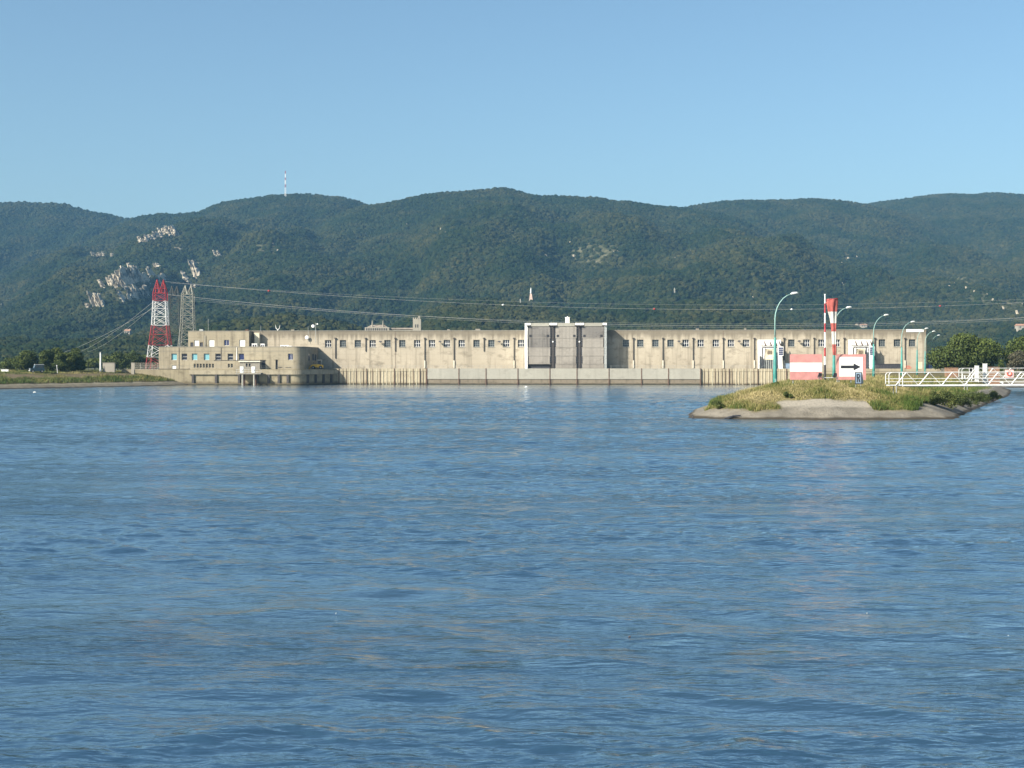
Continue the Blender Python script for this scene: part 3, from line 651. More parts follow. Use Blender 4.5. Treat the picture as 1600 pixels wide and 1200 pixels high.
for px, w, h in ((746, 1.5, .5), (1090, 1, .5), (1165, .6, .5), (456, 1, .4), (700, .8, .4)):
    MB().wbox(U(px) - w / 2, U(px) + w / 2, -2, -1, ZT - .3, ZT + .2 + h).build('roof_vent', m_grey, ph)

# deck and quay
mb = MB(); mb.wbox(U(470), UR + 8, -.0, 10.2, 4.2, 5.0); o = mb.build('deck', m_grey); o['kind'] = 'structure'
QL, QR = U(520, 10), U(1470, 10)
q = thing('quay_wall', W(U(880, 10), 10, 0), 'long concrete quay wall below the powerhouse with pale panels and ribbed ends', 'wall')
mb = MB(); mb.wbox(QL, QR, 6, 10.2, -1.5, 4.19); mb.build('wall', m_quay, q)
jt = [667.4, 717.4, 759.7, 809.5, 859.4, 901.6, 951.6, 1002.3, 1044.4, 1094.4]
for a, b in zip(jt[:-1], jt[1:]):
    ua, ub = U(a, 10) + .1, U(b, 10) - .1
    p_ = MB().wbox(ua, ub, 10.21, 10.75, 1.75, 5.06).build('panel', m_panel, q)
    MB().wbox(ua, ub, 10.21, 10.55, -1, 1.74).build('wet_band', m_band, p_)
for a in jt: MB().wbox(U(a, 10) - .13, U(a, 10) + .13, 10.21, 10.85, -1, 5.1).build('joint_post', m_brown, q)
mb = MB()
for s0, s1 in ((530, 667), (1095, 1262)):
    x = s0; k = 0
    while x < s1:
        hv_ = k % 8 == 0; mb.wbox(U(x, 10) - (.10 if hv_ else .05), U(x, 10) + (.10 if hv_ else .05), 10.21, 10.5 if hv_ else 10.38, -1, 5.05, 0 if hv_ or random.random() < .55 else 1); x += random.choice((4.6, 5.4, 6.2)); k += 1
mb.build('rib', [m_brown, m_cream], q)
MB().wbox(QL, U(667, 10), 9.9, 10.32, 4.2, 5.02).wbox(U(1095, 10), QR, 9.9, 10.32, 4.2, 5.02).build('coping', m_quay, q)
mb = MB()   # thin guard rail along the deck edge
for x in range(532, 1290, 9):
    if 810 < x < 955: continue
    mb.bar(W(U(x, 9), 9.6, 5.0), W(U(x, 9), 9.6, 6.0), .025)
for a, b in ((532, 812), (953, 1290)):
    for z in (5.55, 6.0): mb.bar(W(U(a, 9.6), 9.6, z), W(U(b, 9.6), 9.6, z), .02)
tag(mb.build('guard_rail', m_steel, org=W(U(880, 9.6), 9.6, 5)), 'thin grey guard rail along the deck edge above the quay wall', 'railing')

# gate housing in the middle
VG = 6.2
def gu(px): return U(px, VG)
def gz(py): return H(py, 880, VG)
gt = thing('gate_housing', W(gu(884), VG / 2, 5), 'tall grey three-bay gate structure with white columns standing before the powerhouse', 'gate structure')
mb = MB(); zt = gz(507)
mb.wbox(gu(822), gu(946), .15, VG - 1.4, 5.0, zt); mb.build('housing', m_grey, gt)
for a, b in ((820, 824.2), (861.6, 865.2), (903, 907), (944.2, 948)):
    mb = MB(); mb.wbox(gu(a), gu(b), .16 if a in (820, 944.2) else VG - 1.39, VG if a in (820, 944.2) else VG - .55, 5.02, gz(505.4)); mb.build('column', m_white if a == 820 else (m_steel if a == 944.2 else m_pipe), gt)
for k, (a, b) in enumerate(((825.2, 859.6), (868, 900.6), (909.6, 943.4))):
    zs_ = [gz(y) for y in (575.3, 568.7, 556, 543, 528, 510)]
    for j in range(5):
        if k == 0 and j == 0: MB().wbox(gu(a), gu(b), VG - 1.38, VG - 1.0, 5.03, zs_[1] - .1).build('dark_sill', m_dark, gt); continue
        mm = (m_gate if (k, j) in ((0, 4), (0, 3), (2, 4)) else m_gatem)
        pm = MB()
        for q_ in range(1, 6): xr = gu(a) + (gu(b) - gu(a)) * q_ / 6; pm.wbox(xr - .05, xr + .05, VG - .251, VG - .21, zs_[j] + .09, zs_[j + 1] - .09)
        pp = pm.wbox(gu(a) + (.15 if j % 2 else 0), gu(b) - (.15 if j % 2 else 0), VG - 1.38, VG - .25, zs_[j] + .07, zs_[j + 1] - .07).build('gate_panel', mm, gt)
        MB().wbox(gu(a) - .2, gu(b) + .2, VG - 1.37, VG - .16, zs_[j] - .06, zs_[j] + .065).build('ledge', m_gatem, pp)
        for side, x in ((-1, gu(a)), (1, gu(b))):
            br = MB(); br.wbox(x + (side < 0) * -.3 - (side > 0) * .1, x + (side < 0) * .1 + (side > 0) * .3, VG - 1.37, VG - .6, zs_[j] + .1, zs_[j + 1] - .1)
            for z in np.arange(zs_[j] + .5, zs_[j + 1] - .3, .75): br.wbox(x + (side < 0) * -.42 - (side > 0) * .09, x + (side < 0) * .09 + (side > 0) * .42, VG - 1.36, VG - .35, z, z + .38)
            br.build('hinge_strip', m_dark, pp)
        if j == 4:
            for x in (gu(a) + .35, gu(b) - 1.05): MB().wbox(x, x + .75, VG - .26, VG - .2, gz(526.4), gz(523.2)).build('lifting_slot', m_black, pp)
for a, b in ((829.5, 858), (871, 898), (913, 941)):
    MB().wbox(gu(a), gu(b), VG - 1.36, VG - .1, gz(509.7), gz(504.6)).build('lintel', m_panel, gt)
for a, b in ((820, 829), (858.6, 870.4), (898.6, 912.4), (941.6, 948)):
    mb = MB(); mb.wbox(gu(a), gu(b), .17, VG + .05, gz(508), gz(504.6)); mb.wbox(gu(a) + .5, gu(b) - .3, VG + .05, VG + .5, gz(509.4), gz(508.2), 1); mb.build('bracket_cap', [m_white, m_dark], gt)
mb = MB(); mb.wbox(gu(822), gu(946), .2, VG - 1.38, zt + .01, gz(505.2)); mb.build('roof', m_offw, gt)
mb = MB(); mb.wbox(gu(883), gu(889.6), 2.4, 4.4, gz(505), gz(496)); mb.wbox(gu(883) - .1, gu(889.6) + .1, 2.3, 4.5, gz(496), gz(495.2)); mb.wbox(gu(885.4), gu(887), 2.9, 3.7, gz(495.2), gz(494)); mb.build('roof_cabin', m_white, gt)
for px in (864, 905.5): MB().ball(W(gu(px), VG - .3, gz(534)), .28).build('lamp', m_white, gt)

# transformer bays against the wall
def transformer(label):
    a, b = U(1183.8, .5), U(1222, .5); t = thing('transformer', W((a + b) / 2, 2, 5), label, 'transformer', 'white transformer bays against the powerhouse')
    mb = MB(); mb.wbox(a, b - .4, .55, .85, 5.0, H(530.8, 1200, .7)); mb.wbox(a, a + .3, .85, 3.4, 5.0, 9.5); mb.build('white_backing_wall', m_white, t)
    mb = MB(); v = 3.2; u0, u1 = U(1187.5, v), U(1214.5, v); z = H(542, 1200, v)
    for x in (U(1191.3, v), U(1211, v)): mb.wbox(x - .16, x + .16, v - .15, v + .15, 5.0, z - .3)
    mb.wbox(u0, u1, v - .12, v + .12, z + .2, z + .42); mb.wbox(U(1191.3, v), u1, v - .2, v + .2, z - .3, z + .05); mb.bar(W(U(1196, v), v, z), W(U(1194, v), v, 7), .08); mb.build('busbar_frame', m_dark, t)
    for px in (1194.8, 1203.5, 1212, 1218):
        x = U(px, v); mb = MB(); mb.ptube([W(x + .35, v, z + .4), W(x, v + .1, z + 1.3), W(x - .2, v + .2, z + 2.0)], [.24, .17, .05], 8); mb.build('insulator', m_brown, t)
    mb = MB(); x0, x1 = U(1196.8, v), U(1208.8, v); mb.wbox(x0, x1, 1.2, 2.9, 7.8, H(545, 1200, v)); mb.build('tank', m_cream, t)
    g = MB()
    for k in range(6): g.wbox(x0 + .4, x1 - .4, 2.9, 3.0, 9.5 + k * .22, 9.6 + k * .22)
    g.build('grille', m_brown, t)
    g = MB()
    for k in range(5): g.wbox(x0 - .5 + k * .62, x0 - .2 + k * .62, 1.0, 2.8, 5.0, 7.79)
    g.build('cooling_fin', m_steel, t)
    c0, c1 = U(1215.8, v), U(1224.2, v); mb = MB(); mb.wbox(c0, c1, 2.2, v, H(556, 1220, v), H(541.5, 1220, v)); k_ = mb.build('cabinet', m_white, t)
    g = MB()
    for k in range(4): g.wbox(c0 + .15, c1 - .15, v, v + .05, H(554.5, 1220, v) + k * .62, H(554.5, 1220, v) + k * .62 + .48)
    g.build('louvre', m_gblue, k_)
    mb = MB(); mb.add([W(c0 + .1, v, 5), W(c1 - .2, v, 5), W(c1 - .2, v - .5, 5), W(c0 + .1, v - .5, 5), W(c0, v, 9), W(c1 - .4, v, 9), W(c1 - .4, v - .5, 9), W(c0, v - .5, 9)], [(4, 5, 6, 7), (0, 1, 5, 4), (1, 2, 6, 5), (2, 3, 7, 6), (3, 0, 4, 7)]); mb.build('support', m_white, t)
    return t
t1 = transformer('white transformer bay against the wall directly behind the nearest lamp post')
t2 = copy_tree(t1); du = U(1330) - U(1188.6); t2.location = t1.location + Vector((du * CS, -du * SN, 0)); t2['label'] = 'white transformer bay against the wall behind the arrow sign'
mb = MB(); a, b = U(1228, 5), U(1234.5, 5); mb.wbox(a, b, 4.4, 5.2, 5.0, 6.6); mb.wbox(a - .08, b + .08, 4.3, 5.3, 6.6, 6.7); mb.wbox(a + .15, b - .15, 5.2, 5.24, 5.3, 6.4)
tag(mb.build('electrical_box', m_blue, org=W(a, 5, 5)), 'dark slate box on the deck left of the striped board', 'box')
mb = MB(); a, b = U(1368, 5), U(1408, 5); mb.wbox(a, b, 3.5, 5, 5.0, 6.35); mb.wbox(a - .2, b + .2, 3.3, 5.15, 6.35, 6.5)
for k in range(9): mb.wbox(a + 1 + k * .9, a + 1.12 + k * .9, 5, 5.06, 5.05, 6.3)
tag(mb.build('low_shed', m_dark, org=W(a, 4, 5)), 'long low dark shed at the foot of the powerhouse right end', 'shed')
mb = MB(); a = U(1436, 4); mb.wbox(a, a + 1.0, 3, 4, 5.0, 7.0); mb.wbox(a - .05, a + 1.05, 2.95, 4.05, 7.0, 7.1); mb.wbox(a + .1, a + .9, 4, 4.04, 5.2, 6.8)
tag(mb.build('door_cabinet', m_cream, org=W(a, 4, 5)), 'narrow cream cabinet at the right end of the powerhouse', 'cabinet')
mb = MB(); a = U(1447.5, 2); mb.wbox(a, a + 2.2, -3, -1, 4.2, 6.9); mb.wbox(a - .1, a + 2.3, -3.1, -.9, 6.9, 7.05); mb.wbox(a + .3, a + 1.3, -1, -.95, 4.3, 6.5)
tag(mb.build('dark_hut', m_gblue, org=W(a, -2, 4.2)), 'small dark blue hut just past the powerhouse right end', 'hut')
def coil(loc):
    mb = MB(); pts = [loc + Vector((.5 * math.cos(t_) + t_ * .05, 0.1 * math.sin(t_), .45 + .42 * math.sin(t_))) for t_ in np.linspace(0, 19, 60)]; mb.ptube(pts, .06, 6)
    return mb
o = coil(W(U(1417, 3), 3, 5.0)).build('hose_reel', m_orange, org=W(U(1417, 3), 3, 5)); tag(o, 'orange hose coiled at the wall foot near the powerhouse right end', 'hose')

# control building on the left
VA, VU, VP = 22.0, 4.5, 27.0
ZA = H(542.5, 360, VA); ZU = H(518, 340, VU); AL, AR = U(248, VA), U(497, 0); RA = 3.2; A1 = AR - RA
an = thing('control_building', W((AL + AR) / 2, VA / 2, 5), 'stepped beige concrete control building with a rounded corner left of the powerhouse', 'building')
def au(px): return U(px, VA)
def az(py, px=340): return H(py, px, VA)
main = []
for px in (272, 288, 303.9, 322.7, 340.6, 359.9, 377): main.append((au(px - 4.3), au(px + 4.3), az(562.6, px), az(552.4, px)))
small = [(au(302.6 + i * 4.75), au(302.6 + i * 4.75 + 3.0), az(574.6), az(568.2)) for i in range(7)]
small += [(au(356), au(359), az(574.2), az(568.2)), (au(360.6), au(363.6), az(574.2), az(568.2))]
door = [(au(268.3), au(275.3), 4.86, az(570.8))]
cw = [(au(450), au(459), az(562.5), az(552.6))]; ddoor = [(au(406.6), au(414.8), 4.86, az(562.4))]
low = [(au(430.5), au(434), 4.86, az(562)), (au(435), au(441), 5.3, az(573.2)), (au(446), au(455), 5.3, az(573.6))]
ops2 = main + small + door + cw + ddoor + low
mb = MB(); wall_open(mb, AL, A1, 4.5, ZA, VA, ops2, .45)
arc = [(A1 + RA * math.sin(t_), VA - RA + RA * math.cos(t_)) for t_ in np.linspace(0, math.pi / 2, 12)] + [(AR, 0.02)]
for (a, b), (c, d) in zip(arc[:-1], arc[1:]): mb.add([W(a, b, 4.5), W(c, d, 4.5), W(c, d, ZA), W(a, b, ZA)], [(0, 1, 2, 3)])
mb.add([W(AL, VA, 4.5), W(AL, .02, 4.5), W(AL, .02, ZA), W(AL, VA, ZA)], [(3, 2, 1, 0)])
mb.build('wall', m_annex, an)
poly = [W(AL, .02, ZA - .3), W(AL, VA - .02, ZA - .3)] + [W(a - .02, b - .02, ZA - .3) for a, b in arc]
MB().prism(poly[::-1], (0, 0, .2)).build('roof', m_roofc, an)
mb = MB()
ring = [(AL, VA)] + arc
for (a, b), (c, d) in zip(ring[:-1], ring[1:]):
    dx_, dv_ = c - a, d - b; L_ = math.hypot(dx_, dv_); nx_, nv_ = -dv_ / L_, dx_ / L_
    k = .06; mb.hexa([W(a + nx_ * k, b + nv_ * k, ZA), W(c + nx_ * k, d + nv_ * k, ZA), W(c - nx_ * .3, d - nv_ * .3, ZA), W(a - nx_ * .3, b - nv_ * .3, ZA), W(a + nx_ * k, b + nv_ * k, ZA + .2), W(c + nx_ * k, d + nv_ * k, ZA + .2), W(c - nx_ * .3, d - nv_ * .3, ZA + .2), W(a - nx_ * .3, b - nv_ * .3, ZA + .2)])
mb.build('parapet', m_grey, an)
gm_ = [m_gteal, m_gdark, m_gteal, m_gteal, m_gdark, m_gdark, m_gblue]
for o_, g_ in zip(main, gm_): window(an, *o_, VA, g_, (0, 1 if g_ is m_gdark else 0), m_white, .4)
for o_ in small: window(an, *o_, VA, m_gdark, (0, 0), m_cream, .42, 'louvre_opening')
window(an, *cw[0], VA, m_gblue, (1, 0), m_white, .3)
MB().wbox(door[0][0] + .02, door[0][1] - .02, VA - .3, VA - .2, 4.87, door[0][3] - .02).build('door', m_board, an)
MB().wbox(ddoor[0][0] + .02, ddoor[0][1] - .02, VA - .4, VA - .3, 4.87, ddoor[0][3] - .02).build('door', m_dark, an)
for o_ in low: MB().wbox(o_[0] + .02, o_[1] - .02, VA - .44, VA - .36, o_[2] + .01, o_[3] - .02).build('dark_opening', m_black, an)
for k, (v0, v1) in enumerate(((14.6, 12.6), (9, 6.4), (5.2, 3))):
    w_ = MB().wbox(AR + .002, AR + .05, v1, v0, az(563), az(553)).build('side_window', m_gdark, an)
    MB().wbox(AR + .051, AR + .08, v1 - .08, v1 + .02, az(563), az(553)).wbox(AR + .051, AR + .08, v0 - .02, v0 + .08, az(563), az(553)).build('window_frame', m_steel, w_)
mb = MB()
for px in (279.8, 345.6, 370.5): mb.wbox(au(px) - .07, au(px) + .07, VA + .003, VA + .09, 4.9 if px < 300 else az(562), ZA - .1 if px != 370.5 else ZA)
mb.build('drain_pipe', [m_pipe], an)
MB().wbox(au(370) - .1, au(370) + .12, VA + .1, VA + .16, az(563), ZA).build('white_pipe', m_white, an)
MB().wbox(au(334), au(415), VA + .003, VA + .12, az(563.3), az(562.7)).build('ledge', m_pipe, an)
MB().wbox(AL, A1, VA + .003, VA + .05, az(549), az(548.6)).build('string_course', m_grey, an)
e0, e1 = U(374.5, 24.5), U(406, 24.5)
mb = MB(); eo = [(U(384, 24.5), U(387, 24.5), H(573, 385, 24.5), H(568, 385, 24.5)), (U(388.5, 24.5), U(391.5, 24.5), H(573, 385, 24.5), H(568, 385, 24.5))]; ze = H(565.6, 390, 24.5)
wall_open(mb, e0, e1, 4.5, ze, 24.5, eo, .3); mb.add([W(e1, 24.5, 4.5), W(e1, VA, 4.5), W(e1, VA, ze), W(e1, 24.5, ze)], [(0, 1, 2, 3)]); mb.add([W(e0, 24.5, 4.5), W(e0, VA, 4.5), W(e0, VA, ze), W(e0, 24.5, ze)], [(3, 2, 1, 0)])
ent = mb.build('entrance_block', m_grey, an)
MB().wbox(e0 - .3, e1 + .2, VA + .2, 24.9, ze, ze + .35).build('roof_slab', m_offw, ent)
for o_ in eo: MB().wbox(*o_[:2], 24.1, 24.2, *o_[2:]).build('opening', m_dark, ent)
# upper storey
u0, u1 = U(294, VU), U(389, VU)
def uz(py): return H(py, 340, VU)
uo = [(U(297.5, VU), U(302.3, VU), ZA - .2, uz(535)), (U(303.6, VU), U(311, VU), uz(540.5), uz(531.6)), (U(312.2, VU), U(317.2, VU), ZA - .2, uz(535)), (U(326.2, VU), U(335, VU), ZA - .2, uz(531)), (U(350, VU), U(358, VU), uz(540), uz(531)), (U(374, VU), U(383, VU), ZA - .2, uz(531))]
mb = MB(); wall_open(mb, u0, u1, ZA - .29, ZU, VU, uo, .35)
mb.add([W(u1, VU, ZA - .29), W(u1, .13, ZA - .29), W(u1, .13, ZU), W(u1, VU, ZU)], [(0, 1, 2, 3)]); mb.add([W(u0, VU, ZA - .29), W(u0, .13, ZA - .29), W(u0, .13, ZU), W(u0, VU, ZU)], [(3, 2, 1, 0)])
us_ = mb.build('upper_storey', m_annex, an)
MB().wbox(u0 - .05, u1 + .05, .14, VU + .06, ZU, ZU + .2).build('roof', m_grey, us_)
for o_, g_ in zip(uo, (m_dark, m_white, m_dark, m_board, m_gblue, m_board)):
    if g_ is m_gblue: window(an, *o_, VU, g_, (1, 0), m_white, .25)
    else: MB().wbox(o_[0] + .02, o_[1] - .02, VU - .3, VU - .18, o_[2] + .01, o_[3] - .02).build('shutter' if g_ is not m_dark else 'dark_opening', g_, us_)
MB().wbox(u0 + 3.2, u0 + 4.4, 2, 3, ZU + .2, ZU + .8).build('roof_vent', m_steel, us_)
MB().wbox(u1 - 1.6, u1 - .6, 2, 3, ZU + .2, ZU + .75).build('chimney', m_brown, us_)
def ac(px, v, w, h, label):
    a = U(px, v); mb = MB(); mb.wbox(a, a + w, v - .9, v, ZA - .09, ZA + h); mb.wbox(a - .05, a + w + .05, v - .95, v + .05, ZA + h, ZA + h + .1)
    t = tag(mb.build('roof_unit', m_white, org=W(a, v, ZA)), label, 'roof unit', 'white units on the control building roof')
    MB().wbox(a + .2, a + w * .45, v, v + .03, ZA + .3, ZA + h - .25).wbox(a + w * .55, a + w - .2, v, v + .03, ZA + .3, ZA + h - .25).build('fan_grille', m_dark, t)
ac(393.5, 6, 1.7, 1.3, 'white double-fan unit on the flat roof in the shaded corner'); ac(407, 5, 1.3, 1.25, 'narrow white unit on the flat roof at the edge of the shaded corner')
ac(438, 9, 2.6, .75, 'low wide white unit on the flat roof'); ac(448, 9.5, 1.6, .5, 'smallest low white unit on the flat roof, right of the wide one')
a = U(397.5, 2); tag(MB().wbox(a, a + 1.6, .6, 2, ZA - .09, ZA + 4.6).wbox(a - .1, a + 1.7, .5, 2.1, ZA + 4.6, ZA + 4.9).build('stair_shaft', m_cream, org=W(a, 3, ZA)), 'slim cream shaft in the shaded corner beside the upper storey', 'shaft')
# antennas
def mast(px, v, zb, zt, label, dish=None, fork=False, r=.045):
    c = U(px, v); t = thing('antenna', W(c, v, zb), label, 'antenna', 'antennas on the roofs')
    MB().ptube([W(c, v, zb), W(c, v, zt)], [r * 1.3, r], 6).build('mast', m_steel if not fork else m_white, t)
    if dish:
        for zz, sd_, rr in dish: MB().ball(W(c + sd_, v + .2, zz), rr, 12, 0, (1, .35, 1)).build('dish', m_white, t)
    if fork:
        mb = MB()
        for s_ in (-1, 1): mb.ptube([W(c, v, zt), W(c + s_ * .55, v, zt + .5), W(c + s_ * .75, v, zt + 1.6)], [.1, .1, .05], 6)
        mb.build('fork', m_white, t)
mast(434, -1, ZT - .3, ZT + .5, 'white two-pronged antenna on the powerhouse roof', fork=True, r=.12)
mast(493.2, .6, 13.3, ZT + 2.6, 'tall antenna mast with a round dish at the powerhouse wall', dish=[(ZT + 1.6, -.8, .55), (ZT + 2.3, .6, .25)], r=.07)
mast(481.5, .6, 13.6, ZT + 1.6, 'thin mast with a white ball dish left of the tall antenna mast', dish=[(15.0, -.35, .65)])
mast(325.5, 2, ZU + .2, ZU + 4.2, 'thin whip antenna on the upper storey roof'); mast(320.3, VU + .3, ZA, ZA + 4.1, 'short dark antenna rod on the terrace before the upper storey', r=.08)
mast(280.5, VA - .5, ZA - .1, ZA + 3.2, 'pale pole on the left part of the lower roof'); mast(407.5, .5, ZT, ZT + 1.9, 'short whip antenna at the left end of the powerhouse roof')

# plinth of the control building
PL, PR = U(203, VP), U(527, 10); RP = 3.5
pt = thing('building_plinth', W((PL + PR) / 2, VP / 2, 0), 'stained concrete plinth with a rounded end under the control building', 'plinth')
PK = U(457, VP); OB = math.atan2(VP - 10.3, PR - PK)
arcp = [(PK + RP * math.sin(t_), VP - RP + RP * math.cos(t_)) for t_ in np.linspace(0, R(62), 9)] + [(PR - .8, 11.4), (PR, 10.3)]
foot = [(PL, 1.0), (PL, VP)] + arcp + [(PR, 6.2), (AR + 1, 6.2), (AR + 1, 1.0)]
MB().prism([W(a, b, -1.5) for a, b in foot][::-1], (0, 0, 6.35)).build('body', m_plinth, pt)
edge = [(U(296, VP), VP)] + arcp
def band(mb, ring, k0, k1, z0, z1):
    for (a, b), (c, d) in zip(ring[:-1], ring[1:]):
        dx_, dv_ = c - a, d - b; L_ = math.hypot(dx_, dv_); nx_, nv_ = -dv_ / L_, dx_ / L_
        mb.hexa([W(a + nx_ * k1, b + nv_ * k1, z0), W(c + nx_ * k1, d + nv_ * k1, z0), W(c + nx_ * k0, d + nv_ * k0, z0), W(a + nx_ * k0, b + nv_ * k0, z0), W(a + nx_ * k1, b + nv_ * k1, z1), W(c + nx_ * k1, d + nv_ * k1, z1), W(c + nx_ * k0, d + nv_ * k0, z1), W(a + nx_ * k0, b + nv_ * k0, z1)])
mb = MB(); band(mb, edge, .003, .55, 3.25, 4.6); mb.build('walkway_beam', m_annex, pt)
mb = MB(); band(mb, edge, .003, .75, -1, .55); mb.build('footing', m_plinth, pt)
mb = MB()
for px in (302, 338, 374, 402, 420, 436, 450): mb.wbox(U(px, VP) - .35, U(px, VP) + .35, VP + .003, VP + .5, .55, 3.25)
for t_ in (.12, .38, .64, .9):
    a = arcp[8][0] + (arcp[9][0] - arcp[8][0]) * t_; b = arcp[8][1] + (arcp[9][1] - arcp[8][1]) * t_; mb.ptube([W(a, b, .5), W(a, b, 3.25)], .5, 8)
mb.build('buttress', m_pipe, pt)
mb = MB(); band(mb, [(PL, VP), (U(296, VP), VP)], -.3, .1, 4.86, 4.98); mb.build('coping', m_pipe, pt)
mb = MB()
for px in range(206, 470, 7): mb.bar(W(U(px, VP), VP - .2, 4.85), W(U(px, VP), VP - .2, 5.85), .02)
mb.bar(W(PL, VP - .2, 5.85), W(U(470, VP), VP - .2, 5.85), .018); mb.bar(W(PL, VP - .2, 5.35), W(U(470, VP), VP - .2, 5.35), .015)
tag(mb.build('guard_rail', m_steel, org=W(U(340, VP), VP, 4.85)), 'thin grey guard rail on the plinth before the control building', 'railing')
# landing stage
b0, b1 = U(369.5, 30), U(408.5, 30)
bl = thing('landing_stage', W((b0 + b1) / 2, 29, 0), 'small landing platform on two piles in front of the control building', 'landing stage')
MB().wbox(b0, b1, VP + .8, 31, 3.35, 3.75).build('platform', m_grey, bl)
for px in (379, 397): 
    c = U(px, 30.6); MB().ptube([W(c, 30.6, -1.5), W(c, 30.6, 3.35)], .27, 10).build('pile', m_panel, bl)
    c = U(px + 2.5, 29); MB().ptube([W(c, 29, -1.5), W(c, 29, 3.35)], .35, 8).build('pile', m_brown, bl)
mb = MB()
for px in (370, 376, 383, 389, 395, 402, 408): mb.bar(W(U(px, 30.9), 30.9, 3.75), W(U(px, 30.9), 30.9, 4.8), .03)
for z in (4.25, 4.8): mb.bar(W(b0, 30.9, z), W(b1, 30.9, z), .03)
mb.build('railing', m_gang, bl)
for px, lb in ((375.2, 'white cabinet on the left of the landing platform'), (393.2, 'white cabinet on the right of the landing platform')):
    c = U(px, 30.3); mb = MB(); mb.wbox(c, c + 1.05, 29.9, 30.5, 3.755, 5.6); mb.wbox(c - .04, c + 1.09, 29.85, 30.55, 5.6, 5.68)
    k_ = tag(mb.build('cabinet', m_board, org=W(c, 30, 3.75)), lb, 'cabinet', 'white cabinets on the landing stage'); MB().bar(W(c + .7, 30.53, 4.2), W(c + 1.0, 30.53, 4.9), .05).build('handle', m_dark, k_)

# ------------------------------------------------------------------ vehicles
def wheel(parent, c, r, w, ax):
    ax = Vector(ax).normalized(); o_ = MB().ptube([Vector(c) - ax * w / 2, Vector(c) + ax * w / 2], r, 16).build('wheel', m_rub, parent, org=(0, 0, 0))
    MB().ptube([Vector(c) - ax * (w / 2 + .02), Vector(c) + ax * (w / 2 + .02)], r * .5, 12).build('rim', m_steel, o_, org=(0, 0, 0))
def prof(mb, pts, y0, y1, mi=0): mb.prism([(x, y0, z) for x, z in pts], (0, y1 - y0, 0), mi)
# yellow loader on the quay
lc = W(U(495.5, 13), 13, 4.87); ld = thing('yellow_loader', lc, 'small yellow wheel loader parked in the shade on the plinth', 'loader')
mb = MB(); prof(mb, [(-2.0, .55), (.2, .55), (.2, 1.5), (-1.0, 1.45), (-1.9, 1.25)], -.75, .75); prof(mb, [(.2, .45), (1.9, .45), (1.9, 1.25), (.2, 1.5)], -.7, .7); mb.build('body', m_yell, ld, org=(0, 0, 0))
mb = MB()
for x in (.1, 1.35):
    for y in (-.65, .65): mb.bar((x, y, 1.4), (x, y, 2.75), .05)
mb.box((0, -.75, 2.75), (1.5, .75, 2.9)); cb = mb.build('cab', m_offw, ld, org=(0, 0, 0))
MB().box((.15, -.6, 1.45), (1.3, .6, 2.74)).build('cab_glass', m_gdark, cb, org=(0, 0, 0))
MB().ptube([(-1.2, .3, 1.3), (-1.2, .3, 2.2)], .06, 6).build('exhaust', m_dark, ld, org=(0, 0, 0))
mb = MB(); prof(mb, [(-3.0, .1), (-2.3, .05), (-2.2, .8), (-2.4, .85), (-2.5, .3)], -.9, .9); mb.bar((-2.3, -.5, .5), (-1.2, -.5, 1.1), .09); mb.bar((-2.3, .5, .5), (-1.2, .5, 1.1), .09); mb.build('bucket', m_yell, ld, org=(0, 0, 0))
for x in (-1.1, 1.2):
    for y in (-.85, .85): wheel(ld, (x, y, .52), .52, .35, (0, 1, 0))
# dark off-road vehicle on the left bank
vx, vy = X(58, 398), 398; vh = thing('offroad_vehicle', (vx, vy, float(lft_h(vx, vy)[0])), 'dark boxy off-road vehicle with glinting windscreen parked before the trees', 'vehicle'); vh.rotation_euler = (0, 0, R(28))
mb = MB(); prof(mb, [(-2.0, .5), (1.9, .5), (1.95, 1.15), (1.6, 1.25), (-1.95, 1.3)][::1], -.85, .85); prof(mb, [(-1.5, .45), (1.5, .45), (1.5, .55), (-1.5, .55)], -.8, .8); mb.build('body', m_veh, vh, org=(0, 0, 0))
mb = MB(); prof(mb, [(-.9, 1.28), (1.8, 1.24), (1.7, 2.25), (-.6, 2.25)], -.78, .78); cb = mb.build('cab', m_veh, vh, org=(0, 0, 0)); MB().box((-.7, -.82, 2.25), (1.8, .82, 2.36)).build('roof', m_lampw, cb, org=(0, 0, 0))
for y in (-.79, .79): MB().box((-.55, min(y, y * 1.012), 1.4), (.3, max(y, y * 1.012), 2.1)).box((.45, min(y, y * 1.012), 1.4), (1.5, max(y, y * 1.012), 2.1)).build('side_window', m_ggrey, cb, org=(0, 0, 0))
mb = MB(); mb.add([(-.94, -.7, 1.36), (-.94, .7, 1.36), (-.7, .7, 2.15), (-.7, -.7, 2.15), (-.96, -.7, 1.36), (-.96, .7, 1.36), (-.72, .7, 2.15), (-.72, -.7, 2.15)], [(4, 7, 6, 5), (0, 1, 2, 3), (0, 4, 5, 1), (2, 6, 7, 3)]); mb.build('windscreen', m_glint, vh, org=(0, 0, 0))
for y in (-.6, .6): MB().ball((-2.0, y, 1.0), .16, 10, 0, (.4, 1, 1)).build('headlight', m_board, vh, org=(0, 0, 0))
MB().box((-2.15, -.85, .5), (-2.0, .85, .72)).build('bumper', m_lampw, vh, org=(0, 0, 0))
for x in (-1.25, 1.2):
    for y in (-.8, .8): wheel(vh, (x, y, .42), .42, .26, (0, 1, 0))

